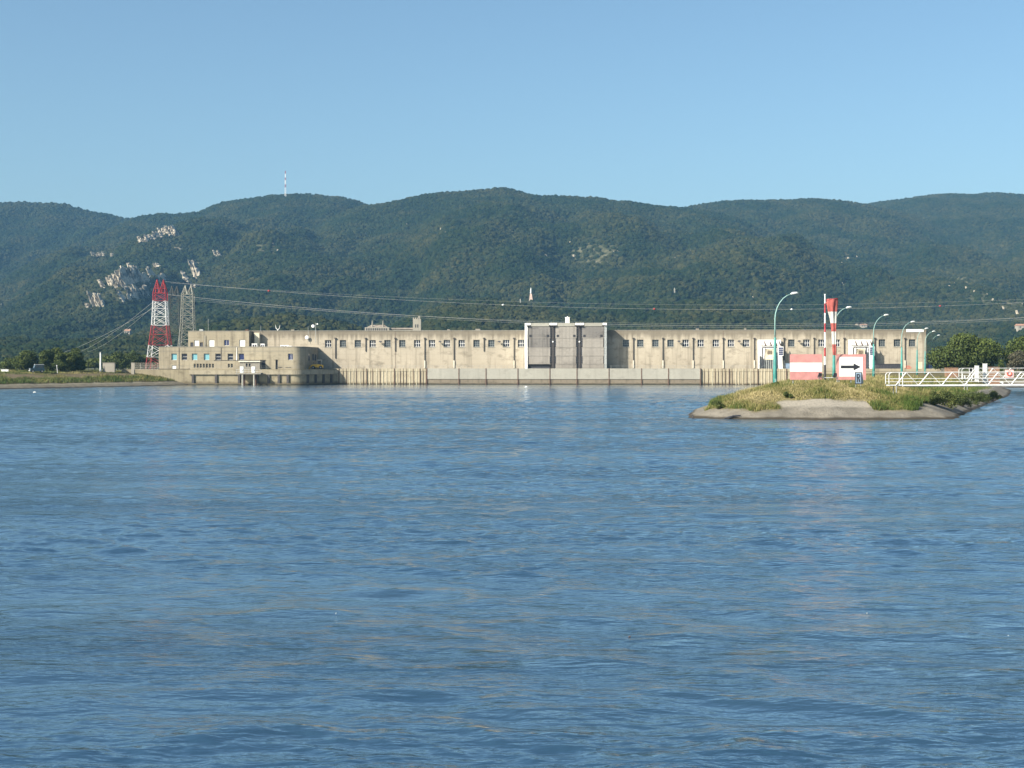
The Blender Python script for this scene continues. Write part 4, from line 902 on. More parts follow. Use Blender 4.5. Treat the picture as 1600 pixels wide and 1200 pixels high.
# ------------------------------------------------------------------ left bank furniture
def gz_l(px, D): x = X(px, D); return Vector((x, D, float(lft_h(x, D)[0])))
b = gz_l(157, 425); mb = MB(); mb.ptube([b, b + Vector((0, 0, 5.8))], [.26, .2], 10); o = tag(mb.build('white_post', m_redw, org=b), 'tall thick white post between the fence and the pale wall block', 'post')
MB().ball(b + Vector((0, 0, 5.85)), .24, 8).build('cap', m_steel, o)
b = gz_l(90, 402); o = tag(MB().ptube([b, b + Vector((-.25, 0, 2.3))], .07, 6).build('thin_post', m_redw, org=b), 'thin leaning white post in front of the yellow-green tree', 'post'); MB().box((b.x - .38, 401.9, b.z + 2.15), (b.x - .12, 402.1, b.z + 2.35)).build('post_cap', m_redw, o)
def block(px0, px1, py0, D, name, label, mat, cat, dep=1.2):
    a, c = X(px0, D), X(px1, D); zt_ = Zp(py0, D); mb = MB(); mb.box((a, D, 3.3), (c, D + dep, zt_)); mb.box((a - .08, D - .08, zt_), (c + .08, D + dep + .08, zt_ + .12))
    return tag(mb.build(name, mat, org=((a + c) / 2, D, 3.3)), label, cat)
block(160.5, 179, 567.2, 428, 'wall_block', 'pale cream wall block right of the tall white post', m_stone, 'wall')
block(205, 209.5, 567.2, 430, 'gate_pier', 'pale square gate pier at the left end of the railing', m_stone, 'pier')
block(2, 13, 577.6, 400, 'info_board', 'low white board standing at the left edge of the photo', m_board, 'board', .15)
block(190, 206, 577.4, 431, 'low_wall', 'low concrete wall between the pale block and the gate pier', m_plinth, 'wall', .5)
def fence(px0, px1, D, top, bot, step, label, mat, rails, name='fence'):
    t = thing(name, P((px0 + px1) / 2, bot, D), label, 'fence'); zt_, zb_ = Zp(top, D), Zp(bot, D)
    x = px0
    while x <= px1 + .01: MB().bar((X(x, D), D, zb_), (X(x, D), D, zt_), .05).build('post', mat, t); x += step
    mb = MB()
    for k in range(rails): z = zt_ - (zt_ - zb_) * .95 * k / max(1, rails - 1); mb.bar((X(px0, D), D, z), (X(px1, D), D, z), .022)
    for k in np.arange(px0, px1, .55): mb.bar((X(k, D), D, zb_), (X(k, D), D, zt_), .008)
    mb.build('mesh_panel', mat, t)
fence(126, 156, 427, 567, 581, 5.9, 'dark wire fence between the tree clump and the tall white post', m_dark, 5)
fence(210, 247, 429, 567.2, 577.6, 9.2, 'pale railing between the gate pier and the control building', m_offw, 4)

# ------------------------------------------------------------------ pylons and cables
def pylon(name, px, D, ytop, hw, label, cols, group):
    # hw: list of (photo row, half width in photo px); cols: (row below which, material index)
    base = P(px, hw[-1][0], D); t = thing(name, base, label, 'pylon', group); k = D / F
    rows = np.array([h[0] for h in hw], float); half = np.array([h[1] for h in hw], float)
    def hwid(y): return float(np.interp(y, rows, half)) * k
    def cor(y): h = hwid(y); z = Zp(y, D); x = X(px, D); return [Vector((x - h, D - h * .8, z)), Vector((x + h, D - h * .8, z)), Vector((x + h, D + h * .8, z)), Vector((x - h, D + h * .8, z))]
    def mi(y):
        for r_, m_ in cols:
            if y < r_: return m_
        return cols[-1][1]
    ys = [rows[0]]
    while ys[-1] < rows[-1] - 2: ys.append(min(rows[-1], ys[-1] + max(9, hwid(ys[-1]) / k * 1.25)))
    leg, br = .135, .055; parts = {}
    for y0, y1 in zip(ys[:-1], ys[1:]):
        m_ = mi((y0 + y1) / 2); mb = parts.setdefault(m_, MB()); a, b = cor(y0), cor(y1)
        for i in range(4):
            j = (i + 1) % 4; mb.bar(a[i], b[i], leg); mb.bar(a[i], b[j], br); mb.bar(a[j], b[i], br); mb.bar(b[i], b[j], br * .8)
            mb.bar((a[i] + b[i]) / 2, (a[i] * 3 + b[j]) / 4, br * .7); mb.bar((a[j] + b[j]) / 2, (b[j] * 3 + a[i]) / 4, br * .7)
    top = parts.setdefault(cols[0][1], MB()); a = cor(rows[0])
    for i in range(4): top.bar(a[i], a[(i + 1) % 4], br * 1.4)
    h = hwid(rows[0]); z0, z1 = Zp(rows[0], D), Zp(ytop, D); x = X(px, D)
    for s in (-1, 1):
        tip = Vector((x + s * h * .52, D, z1))
        for q in ((s * h, -h * .8), (s * h, h * .8), (s * h * .02, -h * .8), (s * h * .02, h * .8)):
            top.bar(Vector((x + q[0], D + q[1], z0)), tip, .15)
        for f_ in (.35, .7):
            w_ = 1 - f_; zz = z0 + (z1 - z0) * f_
            top.bar(Vector((tip.x - h * .5 * w_, D, zz)), Vector((tip.x + h * .5 * w_, D, zz)), .09); top.bar(Vector((tip.x - h * .5 * w_, D - h * .6 * w_, z0 + (z1 - z0) * f_)), Vector((tip.x + h * .5 * w_, D, z0 + (z1 - z0) * max(0, f_ - .35))), .09)
    for m_, mb in parts.items(): mb.build('lattice', [m_red, m_redw, m_lattice, m_lattshade][m_], t)
    return t
G_ = 'lattice pylons behind the control building'
pylon('lattice_pylon', 250.5, 480, 437, [(458, 9.6), (470, 9.6), (506, 11.3), (534, 14.5), (579, 19.5)], 'red and white striped lattice pylon left of the control building', [(470, 0), (506, 1), (534, 0), (560, 1), (999, 0)], G_)
pylon('lattice_pylon', 293.7, 505, 446, [(460, 8.6), (470, 8.7), (510, 10), (540, 13), (579, 17)], 'pale grey lattice pylon rising behind the upper storey', [(999, 2)], G_)
pylon('lattice_pylon', 272.5, 560, 447, [(462, 7.5), (500, 8.6), (579, 15)], 'lattice pylon coloured dark as in shadow, thinnest, between the striped and the pale one', [(999, 3)], G_)
def cable(pxs, coef, D0_, D1_, r, label, n=70):
    xv, yv, a = coef; pts = []
    for px in np.linspace(pxs[0], pxs[1], n):
        D = D0_ + (D1_ - D0_) * (px - pxs[0]) / (pxs[1] - pxs[0]); pts.append(P(px, yv - a * (px - xv) ** 2, D))
    o_ = MB().ptube(pts, r * .5, 5).build('power_cable', m_cable, org=pts[0]); return tag(o_, label, 'cable', 'power cables over the powerhouse')
m_cable = paint('aluminium_cable', (.40, .40, .38), .5, .05, 1, .2)
cable((258, 2050), (1150, 483.7, 5.5e-5), 480, 520, .075, 'upper power cable carrying the red and white marker balls')
cable((268, 2050), (1150, 476.5, 4.4e-5), 560, 590, .05, 'thin highest power cable above the marker ball cable')
cable((262, 2050), (1150, 509, 6.2e-5), 480, 520, .10, 'thickest pale power cable sloping from the striped pylon to the gate structure')
cable((300, 2050), (1150, 511.6, 6.2e-5), 505, 540, .06, 'lowest thin power cable just above the powerhouse roof')
cable((296, 2050), (1150, 506, 5.0e-5), 505, 540, .045, 'faint power cable a little above the thick one')
for i, (px, y, D1_) in enumerate(((104, 556, 1080), (128, 552, 1090), (60, 560, 1100))):
    a = P(246 + i * 3, 466 + i * 4, 480); b = P(px, y, D1_); pts = [a.lerp(b, t_) + Vector((0, 0, -14 * t_ * (1 - t_))) for t_ in np.linspace(0, 1, 24)]
    tag(MB().ptube(pts, .045, 5).build('power_cable', m_cable, org=a), ['power cable running back left from the striped pylon, middle one', 'power cable running back left from the striped pylon, right one', 'power cable running back left from the striped pylon, leftmost one'][i], 'cable', 'power cables running back to the hills')
for px, m_, lb in ((420, m_red, 'red marker ball on the cable nearest the pylons'), (786, m_board, 'white marker ball on the cable left of the monument'), (1022.5, m_red, 'red marker ball on the cable right of the gate structure'), (1237, m_board, 'white marker ball on the cable right of the nearest lamp'), (1469, m_red, 'red marker ball on the cable above the round pine')):
    D = 480 + 40 * (px - 258) / (2050 - 258); c = P(px, 483.7 - 5.5e-5 * (px - 1150) ** 2, D)
    mb = MB().ball(c, .32, 12); mb.ptube([c + Vector((-.5, 0, 0)), c + Vector((.5, 0, 0))], .12, 6); tag(mb.build('marker_ball', m_, org=c, smooth=True), lb, 'marker ball', 'marker balls on the power cable')

# ------------------------------------------------------------------ far buildings and monuments
b = hit(446, 308); rm = thing('radio_mast', b - Vector((0, 0, 3)), 'slender red and white radio mast on the hilltop', 'mast')
k = b.y / F; hh = 42 * k; segs = [(0, .28, 1), (.28, .42, 1), (.42, .52, 0), (.52, .68, 1), (.68, .76, 0), (.76, .9, 1), (.9, 1, 0)]
for f0, f1, m_ in segs:
    mb = MB(); z0, z1 = b.z - 3 + (hh + 3) * f0, b.z - 3 + (hh + 3) * f1; w0, w1 = 1.35 - f0 * .7, 1.35 - f1 * .7
    for s in ((-1, -1), (1, -1), (1, 1), (-1, 1)):
        mb.bar((b.x + s[0] * w0, b.y + s[1] * w0, z0), (b.x + s[0] * w1, b.y + s[1] * w1, z1), .24)
    nseg = max(2, int((z1 - z0) / 3))
    for i in range(nseg):
        za, zb = z0 + (z1 - z0) * i / nseg, z0 + (z1 - z0) * (i + 1) / nseg; mb.bar((b.x - w0, b.y - w0, za), (b.x + w0, b.y - w0, zb), .16); mb.bar((b.x + w0, b.y - w0, za), (b.x - w0, b.y - w0, zb), .16)
    if m_ and f0 > .4: mb.ptube([(b.x, b.y, z0 + 1), (b.x, b.y, z1 - 1)], 1.0, 8)
    mb.build('mast_section', m_red if m_ == 0 else m_redw, rm)
b = hit(829.5, 471.5, 900); mo = thing('monument', b - Vector((0, 0, 2)), 'pale pointed stone monument with a statue on the lower hillside', 'monument'); k = b.y / F
mb = MB(); mb.box((b.x - 3.2 * k, b.y - 2, b.z - 2), (b.x + 3.4 * k, b.y + 2, b.z + 2.4 * k)); mb.build('base', m_stone, mo)
mb = MB(); mb.hexa([(b.x - 2.6 * k, b.y - 1.6, b.z + 2.4 * k), (b.x + 2.6 * k, b.y - 1.6, b.z + 2.4 * k), (b.x + 2.6 * k, b.y + 1.6, b.z + 2.4 * k), (b.x - 2.6 * k, b.y + 1.6, b.z + 2.4 * k), (b.x - 1.4 * k, b.y - 1, b.z + 12 * k), (b.x + 1.4 * k, b.y - 1, b.z + 12 * k), (b.x + 1.4 * k, b.y + 1, b.z + 12 * k), (b.x - 1.4 * k, b.y + 1, b.z + 12 * k)]); mb.build('pedestal', paint('rose_stone', (.55, .40, .32), .9, .1, .5), mo)
MB().ptube([(b.x, b.y, b.z + (11.9 + i) * k) for i in (0, 2, 5, 7, 7.6, 8.6, 9.4)], [q_ * k for q_ in (1.5, 1.3, 1.1, .9, .5, .65, .2)], 10).build('statue', m_board, mo, smooth=True)
def small_tower(px, py0, py1, w, label, name='small_shrine', mat=m_panel):
    b = hit(px, py1, 900); k = b.y / F; t = thing(name, b, label, 'tower'); MB().box((b.x - w * k / 2, b.y - 1, b.z - 2), (b.x + w * k / 2, b.y + 1, b.z + (py1 - py0) * .75 * k)).build('shaft', mat, t)
    z = b.z + (py1 - py0) * .75 * k; MB().ptube([(b.x, b.y, z), (b.x, b.y, z + (py1 - py0) * .3 * k)], [w * k * .7, .05], 8).build('cap', mat, t)
small_tower(813, 465, 474, 1.6, 'tiny white shrine on the slope left of the monument'); small_tower(1054, 448, 457, 1.8, 'tiny white tower on the hillside right of the gate structure', 'small_tower')
def house(px0, px1, py0, py1, label, d0=900, wallm=m_stone, D=None):
    b = hit((px0 + px1) / 2, py1, d0) if D is None else P((px0 + px1) / 2, py1, D); k = b.y / F; w = (px1 - px0) * k; h = (py1 - py0) * k; b = b + Vector((0, -5, 1.5))
    t = thing('house', b, label, 'house', 'houses among the trees'); w_ = MB().box((b.x - w / 2, b.y - 4, b.z - 3), (b.x + w / 2, b.y + 4, b.z + h * .65)).build('wall', wallm, t)
    zr = b.z + h * .65; mb = MB(); mb.prism([(b.x - w / 2 - .4, b.y - 4.4, zr + .003), (b.x - w / 2 - .4, b.y + 4.4, zr + .003), (b.x - w / 2 - .4, b.y, zr + h * .45)], (w + .8, 0, 0)); rf = mb.build('roof', m_tile, t)
    MB().box((b.x + w * .2, b.y - .4, zr), (b.x + w * .2 + .9, b.y + .4, zr + h * .6)).build('chimney', wallm, rf)
    for f_ in (-.3, 0.05, .3): MB().box((b.x + w * f_ - .5, b.y - 4.06, b.z + h * .12), (b.x + w * f_ + .5, b.y - 4.003, b.z + h * .48)).build('window', m_gdark, t)
house(197.5, 206, 516, 522, 'cream house with a red roof among trees left of the striped pylon'); house(1585, 1604, 507, 513.5, 'pale house on the slope at the right edge of the photo'); house(1343, 1352, 507, 511, 'small pale house on the slope right of the windsock')
# church
DC = 720; kc = DC / F
ch = thing('church', (X(612, DC), DC, 4.3), 'old stone church with a square tower behind the powerhouse roof', 'church')
def cbx(px0, px1, py0, py1, y0, y1): return MB().box((X(px0, DC), DC + y0, Zp(py1, DC)), (X(px1, DC), DC + y1, Zp(py0, DC)))
c_ = cbx(645.5, 658, 498.5, 580, -2, 3)
for px in (645.5, 648.6, 651.7, 654.8): c_.box((X(px, DC), DC - 2.02, Zp(498.6, DC)), (X(px + 1.7, DC), DC - 1.2, Zp(496.6, DC)))
tw = c_.build('tower', m_stone, ch); cbx(653.6, 656.6, 493.6, 500, -1.2, 1).build('turret', m_stone, tw)
for px in (649, 652.3): cbx(px, px + 1.6, 507, 512, -2.06, -2.003).build('belfry_opening', m_dark, tw)
cbx(571, 609, 511.5, 580, -3, 4).build('nave', m_stone, ch)
mb = MB(); mb.hexa([(X(574, DC), DC - 2.6, Zp(511.4, DC)), (X(606, DC), DC - 2.6, Zp(511.4, DC)), (X(606, DC), DC + 4, Zp(511.4, DC)), (X(574, DC), DC + 4, Zp(511.4, DC)), (X(580, DC), DC + .5, Zp(507.6, DC)), (X(601, DC), DC + .5, Zp(507.6, DC)), (X(601, DC), DC + 1, Zp(507.6, DC)), (X(580, DC), DC + 1, Zp(507.6, DC))]); mb.build('roof', m_slatroof, ch)
mb = MB()
for px in np.arange(573, 607, 3.4): mb.box((X(px, DC), DC - 3.1, Zp(517, DC)), (X(px + 1.9, DC), DC - 3.003, Zp(513, DC)))
mb.build('arch_opening', m_dark, ch)
for px in (582.3, 599): MB().ptube([(X(px, DC), DC - 2, Zp(512, DC)), (X(px, DC), DC - 2, Zp(506, DC)), (X(px, DC), DC - 2, Zp(500.5, DC))], [.42, .36, .1], 6).build('pinnacle', m_stone, ch)
mb = MB(); mb.box((X(609, DC), DC - 1, 4.3), (X(645.4, DC), DC + 5, Zp(514.6, DC))); mb.hexa([(X(609, DC), DC - 1.4, Zp(514.6, DC)), (X(645.4, DC), DC - 1.4, Zp(514.6, DC)), (X(645.4, DC), DC + 5, Zp(514.6, DC)), (X(609, DC), DC + 5, Zp(514.6, DC)), (X(610, DC), DC + 2, Zp(512, DC)), (X(645.4, DC), DC + 2, Zp(512, DC)), (X(645.4, DC), DC + 2.4, Zp(512, DC)), (X(610, DC), DC + 2.4, Zp(512, DC))], 1); mb.build('aisle', [m_stone, m_slatroof], ch)

# ------------------------------------------------------------------ dyke furniture
def gnd(px, D): x = X(px, D); return Vector((x, D, float(isl_h(x, D)[0])))
def lamp():
    t = thing('street_lamp', (0, 0, 0), '', 'street lamp', 'teal street lamps along the dyke')
    MB().ptube([(0, 0, -.6), (0, 0, 2.2), (0, 0, 6.0), (0, 0, 6.1)], [.26, .23, .15, .10], 12).build('lower_mast', m_teal, t, org=(0, 0, 0), smooth=True)
    pts = [(0, 0, 6.05), (0, 0, 8.6)] + [(1.15 * (1 - math.cos(a)) , 0, 8.6 + 2.2 * math.sin(a)) for a in np.linspace(.15, 1.15, 8)] + [(1.35, 0, 11.05), (1.9, 0, 11.35)]
    pts = [(0, 0, 6.05), (0, 0, 8.3), (.06, 0, 8.9), (.25, 0, 9.6), (.55, 0, 10.2), (.95, 0, 10.7), (1.4, 0, 11.05), (1.95, 0, 11.25)]
    MB().ptube(pts, [.10, .08, .075, .07, .065, .06, .055, .05], 8).build('arm', m_tealp, t, org=(0, 0, 0), smooth=True)
    MB().ptube([(1.85, 0, 11.24), (2.1, 0, 11.34), (2.55, 0, 11.38), (2.75, 0, 11.36)], [.08, .15, .13, .05], 10).build('lamp_head', m_lampw, t, org=(0, 0, 0), smooth=True)
    MB().box((-.09, -.27, .7), (.09, -.2, 1.2)).build('hatch', m_tealp, t, org=(0, 0, 0))
    return t
LP = [(1211, 184, 458), (1303, 239, 480), (1365, 281, 492), (1409, 319, 502.5), (1433, 376, 513), (1445.5, 412, 517.6), (1455, 450, 523.7)]
LL = ['nearest and tallest teal street lamp, left of the striped board', 'teal street lamp between the striped board and the arrow sign', 'teal street lamp right of the arrow sign, third from the front', 'teal street lamp before the last window of the powerhouse, fourth from the front',
      'teal street lamp at the powerhouse right end, third from the back', 'teal street lamp just past the powerhouse corner, last but one', 'farthest and smallest teal street lamp left of the round pine']
l0 = lamp()
for i, ((px, D, yt), lb) in enumerate(zip(LP, LL)):
    l_ = l0 if i == 0 else copy_tree(l0); b = gnd(px, D); l_.location = b; l_['label'] = lb
    s = (Zp(yt, D) - b.z) / 11.35; l_.scale = (s, s, s)
# navigation boards
DS = 191
def board_frame(t, px0, px1, py0, py1, yaw=0):
    k = DS / F; w = (px1 - px0) * k; h = (py1 - py0) * k; return w, h
def navboard(px0, px1, py0, py1, label, yaw):
    b = P((px0 + px1) / 2, py1, DS); g = float(isl_h(b.x, DS)[0]); t = thing('navigation_sign', (b.x, DS, g), label, 'sign'); t.rotation_euler = (0, 0, yaw)
    w, h = (px1 - px0) * DS / F, (py1 - py0) * DS / F; z0 = b.z - g; return t, w, h, z0
t, w, h, z0 = navboard(1234.5, 1284, 553.5, 593.5, 'large faded red board with a white horizontal band on the dyke', R(-4))
MB().box((-w / 2, -.06, z0), (w / 2, .06, z0 + h)).build('board', m_pink, t, org=(0, 0, 0))
MB().box((-w / 2 - .003, -.075, z0 + h * .32), (w / 2 + .003, -.058, z0 + h * .67)).build('white_band', m_board, t, org=(0, 0, 0))
for x in (-w * .4, 0, w * .4): MB().box((x - .06, .065, -.5), (x + .06, .2, z0 + h * .9)).build('support', m_steel, t, org=(0, 0, 0))
t, w, h, z0 = navboard(1307, 1352.5, 553.5, 593.5, 'large white sign with a black right arrow and a faded red border', R(-4))
MB().box((-w / 2, -.06, z0), (w / 2, .06, z0 + h)).build('board', m_pink, t, org=(0, 0, 0))
MB().box((-w / 2 + .36, -.075, z0 + .44), (w / 2 - .42, -.058, z0 + h - .36)).build('white_panel', m_board, t, org=(0, 0, 0))
zc = z0 + h * .505; a0, a1 = -w / 2 + .58, w / 2 - .68; y_ = -.09
MB().prism([(a0, y_, zc - .19), (a1 - .95, y_, zc - .19), (a1 - .95, y_, zc - .48), (a1, y_, zc), (a1 - .95, y_, zc + .48), (a1 - .95, y_, zc + .19), (a0, y_, zc + .19)], (0, .017, 0)).build('arrow', m_black, t, org=(0, 0, 0))
for x in (-w * .4, 0, w * .4): MB().box((x - .06, .065, -.5), (x + .06, .2, z0 + h * .9)).build('support', m_steel, t, org=(0, 0, 0))
# rail with floodlights between the boards
b = gnd(1294, 190); rl = thing('floodlight_rail', b, 'low white rail with two black floodlights between the big boards', 'rail'); zr = Zp(590.2, 188.5)
MB().bar((X(1278, 188.5), 188.5, zr), (X(1310, 188.5), 188.5, zr), .05).build('rail', m_gang, rl)
for px in (1280, 1294, 1308): MB().bar((X(px, 188.5), 188.5, b.z - .5), (X(px, 188.5), 188.5, zr), .05).build('post', m_steel, rl)
for px in (1281, 1304.5):
    c = Vector((X(px, 188.3), 188.3, zr + .05)); mb = MB(); mb.hexa([c + Vector(q_) for q_ in ((-.28, -.2, .1), (.22, -.2, .1), (.22, .2, .05), (-.28, .2, .05), (-.1, -.15, .62), (.26, -.15, .55), (.26, .15, .5), (-.1, .15, .6))]); mb.bar(c + Vector((-.3, 0, 0)), c + Vector((-.05, 0, .5)), .05); mb.build('floodlight', m_black, rl)
# windsock
DW = 196; b = gnd(1289, DW); ws = thing('windsock', b, 'red and white windsock hanging limp from a striped pole between the boards', 'windsock')
yb_ = HOR - (b.z - CAMH) * F / DW; ys_ = [461, 474, 489, 505, 519, 543, 557, 570, yb_ + 3]
for i in range(len(ys_) - 1):
    MB().ptube([P(1289, ys_[i + 1], DW), P(1289, ys_[i], DW)], [.085 + .01 * i, .085 + .01 * i - .01], 10).build('pole', [m_redw, m_red][i % 2] if i < 7 else m_dark, ws)
MB().ball(P(1289, 460.6, DW), .12, 8).build('finial', m_redw, ws)
mb = MB(); c0 = P(1300, 467.5, DW); ring = [c0 + Vector((.76 * math.cos(a), .5 * math.sin(a), .1 * math.cos(a))) for a in np.linspace(0, 2 * math.pi, 20)]
mb.ptube(ring, .05, 6); mb.bar(P(1289, 476, DW), P(1292, 472, DW), .06); mb.bar(P(1289, 470, DW), P(1292.5, 468, DW), .04); mb.build('hoop', m_red, ws)
rowsk = [(467, 1300.5, 8.8), (473, 1300.2, 9.4), (480, 1300.3, 8.6), (487, 1300.8, 7.6), (496, 1301.8, 5.9), (505, 1302.4, 4.9), (513, 1302.8, 4.2), (518, 1303.0, 3.9), (528, 1303.4, 3.9), (538, 1303.8, 3.5), (547, 1304, 3.4), (555, 1304.2, 3.0)]
def sock(i0, i1, mat):
    vs = []; fs = []; n = 50; dense = []
    for (ya, xa, ra), (yb2, xb, rb) in zip(rowsk[i0:i1], rowsk[i0 + 1:i1 + 1]):
        for f_ in (0, .5): dense.append((ya + (yb2 - ya) * f_, xa + (xb - xa) * f_, ra + (rb - ra) * f_))
    dense.append(rowsk[i1])
    for (yy, xx, rr) in dense:
        for j in range(n):
            a = 2 * math.pi * j / n; fold = 1 - min(.5, .12 + (yy - 466) / 70) * (.5 + .5 * math.sin(5 * a + .04 * yy)); c = P(xx, yy, DW); rad = rr * DW / F * fold
            vs.append((c.x + rad * math.cos(a), c.y + rad * .7 * math.sin(a), c.z))
    for i in range(len(dense) - 1):
        for j in range(n): fs.append((i * n + j, (i + 1) * n + j, (i + 1) * n + (j + 1) % n, i * n + (j + 1) % n))
    mb = MB(); mb.add(vs, fs); mb.build('fabric_band', mat, ws, smooth=True)
m_rf = paint('faded_red_fabric', (.34, .085, .07), .85, .16, 1.5, dirt=(.30, .07, .06)); m_wf = paint('white_fabric', (.48, .465, .42), .85, .1, 1.5)
sock(0, 3, m_rf); sock(3, 5, m_wf); sock(5, 7, m_rf); sock(7, 9, m_wf); sock(9, 11, m_rf)
# R sign
b = gnd(1341.2, 172); rs = thing('harbour_sign', b, 'small dark framed sign with a black letter R on two legs', 'sign'); rs.rotation_euler = (0, 0, R(-8))
zb_, zt_ = Zp(600, 172) - b.z, Zp(581.5, 172) - b.z; w = .41
MB().box((-w, -.05, zb_), (w, .05, zt_)).build('board', m_black, rs, org=(0, 0, 0)); MB().box((-w + .09, -.062, zb_ + .09), (w - .09, -.048, zt_ - .09)).build('face', m_blue, rs, org=(0, 0, 0))
zc = (zb_ + zt_) / 2; hh = (zt_ - zb_) * .35; y0, y1 = -.075, -.06; mb = MB()
mb.box((-.21, y0, zc - hh), (-.07, y1, zc + hh)); th = np.linspace(-math.pi / 2, math.pi / 2, 10); hr = hh / 2
outer = [(.02 + .2 * math.cos(a), zc + hh - hr + hr * math.sin(a)) for a in th]; inner = [(.02 + .07 * math.cos(a), zc + hh - hr + (hr - .14) * math.sin(a)) for a in th]
outer = [(-.09, zc)] + outer + [(-.09, zc + hh)]; inner = [(-.09, zc + .14)] + inner + [(-.09, zc + hh - .14)]
for i in range(len(outer) - 1): mb.prism([(outer[i][0], y0, outer[i][1]), (outer[i + 1][0], y0, outer[i + 1][1]), (inner[i + 1][0], y0, inner[i + 1][1]), (inner[i][0], y0, inner[i][1])], (0, .015, 0))
mb.prism([(-.05, y0 - .001, zc + .02), (.1, y0 - .001, zc + .02), (.25, y0 - .001, zc - hh), (.09, y0 - .001, zc - hh)], (0, .015, 0)); mb.build('letter', m_black, rs, org=(0, 0, 0))
MB().prism([(w, .05, zb_), (w + .02, .05, zt_), (w + .25, .6, zb_ + .1)], (.02, .02, 0)).build('brace', m_steel, rs, org=(0, 0, 0))
for x in (-.3, .3): MB().bar((x, .03, -.5), (x, .03, zb_), .045).build('leg', m_steel, rs, org=(0, 0, 0))
# gangways
def gangway(pxa, xend, D, ytop, ybot, bay, width, label, slope):
    a = X(pxa, D); z1, z0 = Zp(ytop, D), Zp(ybot, D); t = thing('gangway', (a, D, z0), label, 'gangway', 'white gangways over the side channel')
    zz = lambda x, z: z + (x - a) * slope
    for nm, y in (('near_truss', D), ('far_railing', D + width)):
        mb = MB(); s0 = a + bay * .6
        mb.bar((a + .35, y, zz(a, z1)), (xend, y, zz(xend, z1)), .042); mb.box((s0, y - .06, z0), (xend, y + .06, z0 + .16)) if slope == 0 else mb.ptube([(s0, y, zz(s0, z0 + .08)), (xend, y, zz(xend, z0 + .08))], .11, 4)
        for f_ in (.33, .55): mb.bar((a, y, zz(a, z0 + (z1 - z0) * f_)), (xend, y, zz(xend, z0 + (z1 - z0) * f_)), .026)
        mb.ptube([(a, y, z0 + .3), (a, y, z1 - .3), (a + .1, y, z1 - .1), (a + .35, y, z1)], .05, 6)
        mb.bar((s0, y, z0), (s0, y, z1), .05)
        x = a + bay * .3
        while x + bay < xend and nm == 'near_truss':
            mb.bar((x, y, zz(x, z0 + .15)), (x + bay * .45, y, zz(x + bay * .45, z1)), .066); mb.bar((x + bay * .45, y, zz(x + bay * .45, z1)), (x + bay * .98, y, zz(x + bay, z0 + .15)), .032); x += bay
        mb.build(nm, m_gang, t)
    mb = MB(); mb.add([(a, D + .1, z0 + .1), (xend, D + .1, zz(xend, z0 + .1)), (xend, D + width - .1, zz(xend, z0 + .1)), (a, D + width - .1, z0 + .1), (a, D + .1, z0 + .2), (xend, D + .1, zz(xend, z0 + .2)), (xend, D + width - .1, zz(xend, z0 + .2)), (a, D + width - .1, z0 + .2)],
        [(3, 2, 1, 0), (4, 5, 6, 7), (0, 1, 5, 4), (1, 2, 6, 5), (2, 3, 7, 6), (3, 0, 4, 7)]); mb.build('walkway', m_gdeck, t)
    for q_ in (.1, width - .1): MB().bar((a + .9, D + q_, z0 - 1.8), (a + .9, D + q_, z0 + .1), .06).build('leg', m_steel, t)
    return t
gangway(1389, 100, 168, 582, 604, 2.72, 1.5, 'nearest white truss gangway reaching from the dyke out of the photo', .004)
gangway(1503, 150, 232, 575.4, 592.5, 2.9, 1.6, 'second white truss gangway, farther back, before the pine', .002)
c = P(1577, 583.5, 231.5); tg = thing('lifebuoy_panel', c - Vector((0, 0, .7)), 'pale pink panel with a red ring hanging on the far gangway', 'lifebuoy')
MB().box((c.x - .7, c.y - .04, c.z - .65), (c.x + .7, c.y + .04, c.z + .6)).build('panel', paint('pale_pink', (.7, .45, .42), .6, .08, 2), tg)
MB().ptube([c + Vector((.35 * math.cos(a), -.1, .35 * math.sin(a))) for a in np.linspace(0, 2 * math.pi, 20)], .09, 8, cap=False).build('ring', m_orange, tg)
# bird and driftwood on the tip
b = P(1083, 653, 161.2); b.z = float(isl_h(b.x, b.y)[0]); bd = thing('cormorant', b, 'black cormorant standing upright on the tip of the dyke', 'bird')
mb = MB(); mb.ptube([b + Vector(q_) for q_ in ((.16, 0, .04), (.1, 0, .14), (.03, 0, .24), (-.03, 0, .38), (-.06, 0, .5), (-.04, 0, .58), (-.03, 0, .66), (-.06, 0, .71), (-.12, 0, .725), (-.2, 0, .73))], [.015, .05, .10, .115, .085, .045, .035, .045, .03, .008], 10); mb.build('body', m_black, bd, smooth=True)
mb = MB()
for s in (-.05, .05): mb.ptube([b + Vector((.02, s, .2)), b + Vector((0, s, .02)), b + Vector((-.09, s, .01))], [.03, .014, .012], 6)
mb.build('legs', m_black, bd)
MB().ball(b + Vector((.02, -.1, .32)), .15, 10, 0, (.5, .25, 1.1)).ball(b + Vector((.02, .1, .32)), .15, 10, 0, (.5, .25, 1.1)).build('wing', m_black, bd, smooth=True)
b = P(1146, 654.6, 159); pts = [b + Vector(q_) for q_ in ((-1.0, 0, .06), (-.4, .1, .2), (.3, .2, .34), (.9, .35, .4))]; mb = MB(); mb.ptube(pts, [.05, .13, .11, .05], 8); mb.ptube([pts[1], pts[1] + Vector((.4, -.2, .25))], [.06, .02], 6)
tag(mb.build('driftwood', m_dark, org=b), 'dark driftwood log stranded at the waterline of the dyke', 'driftwood')
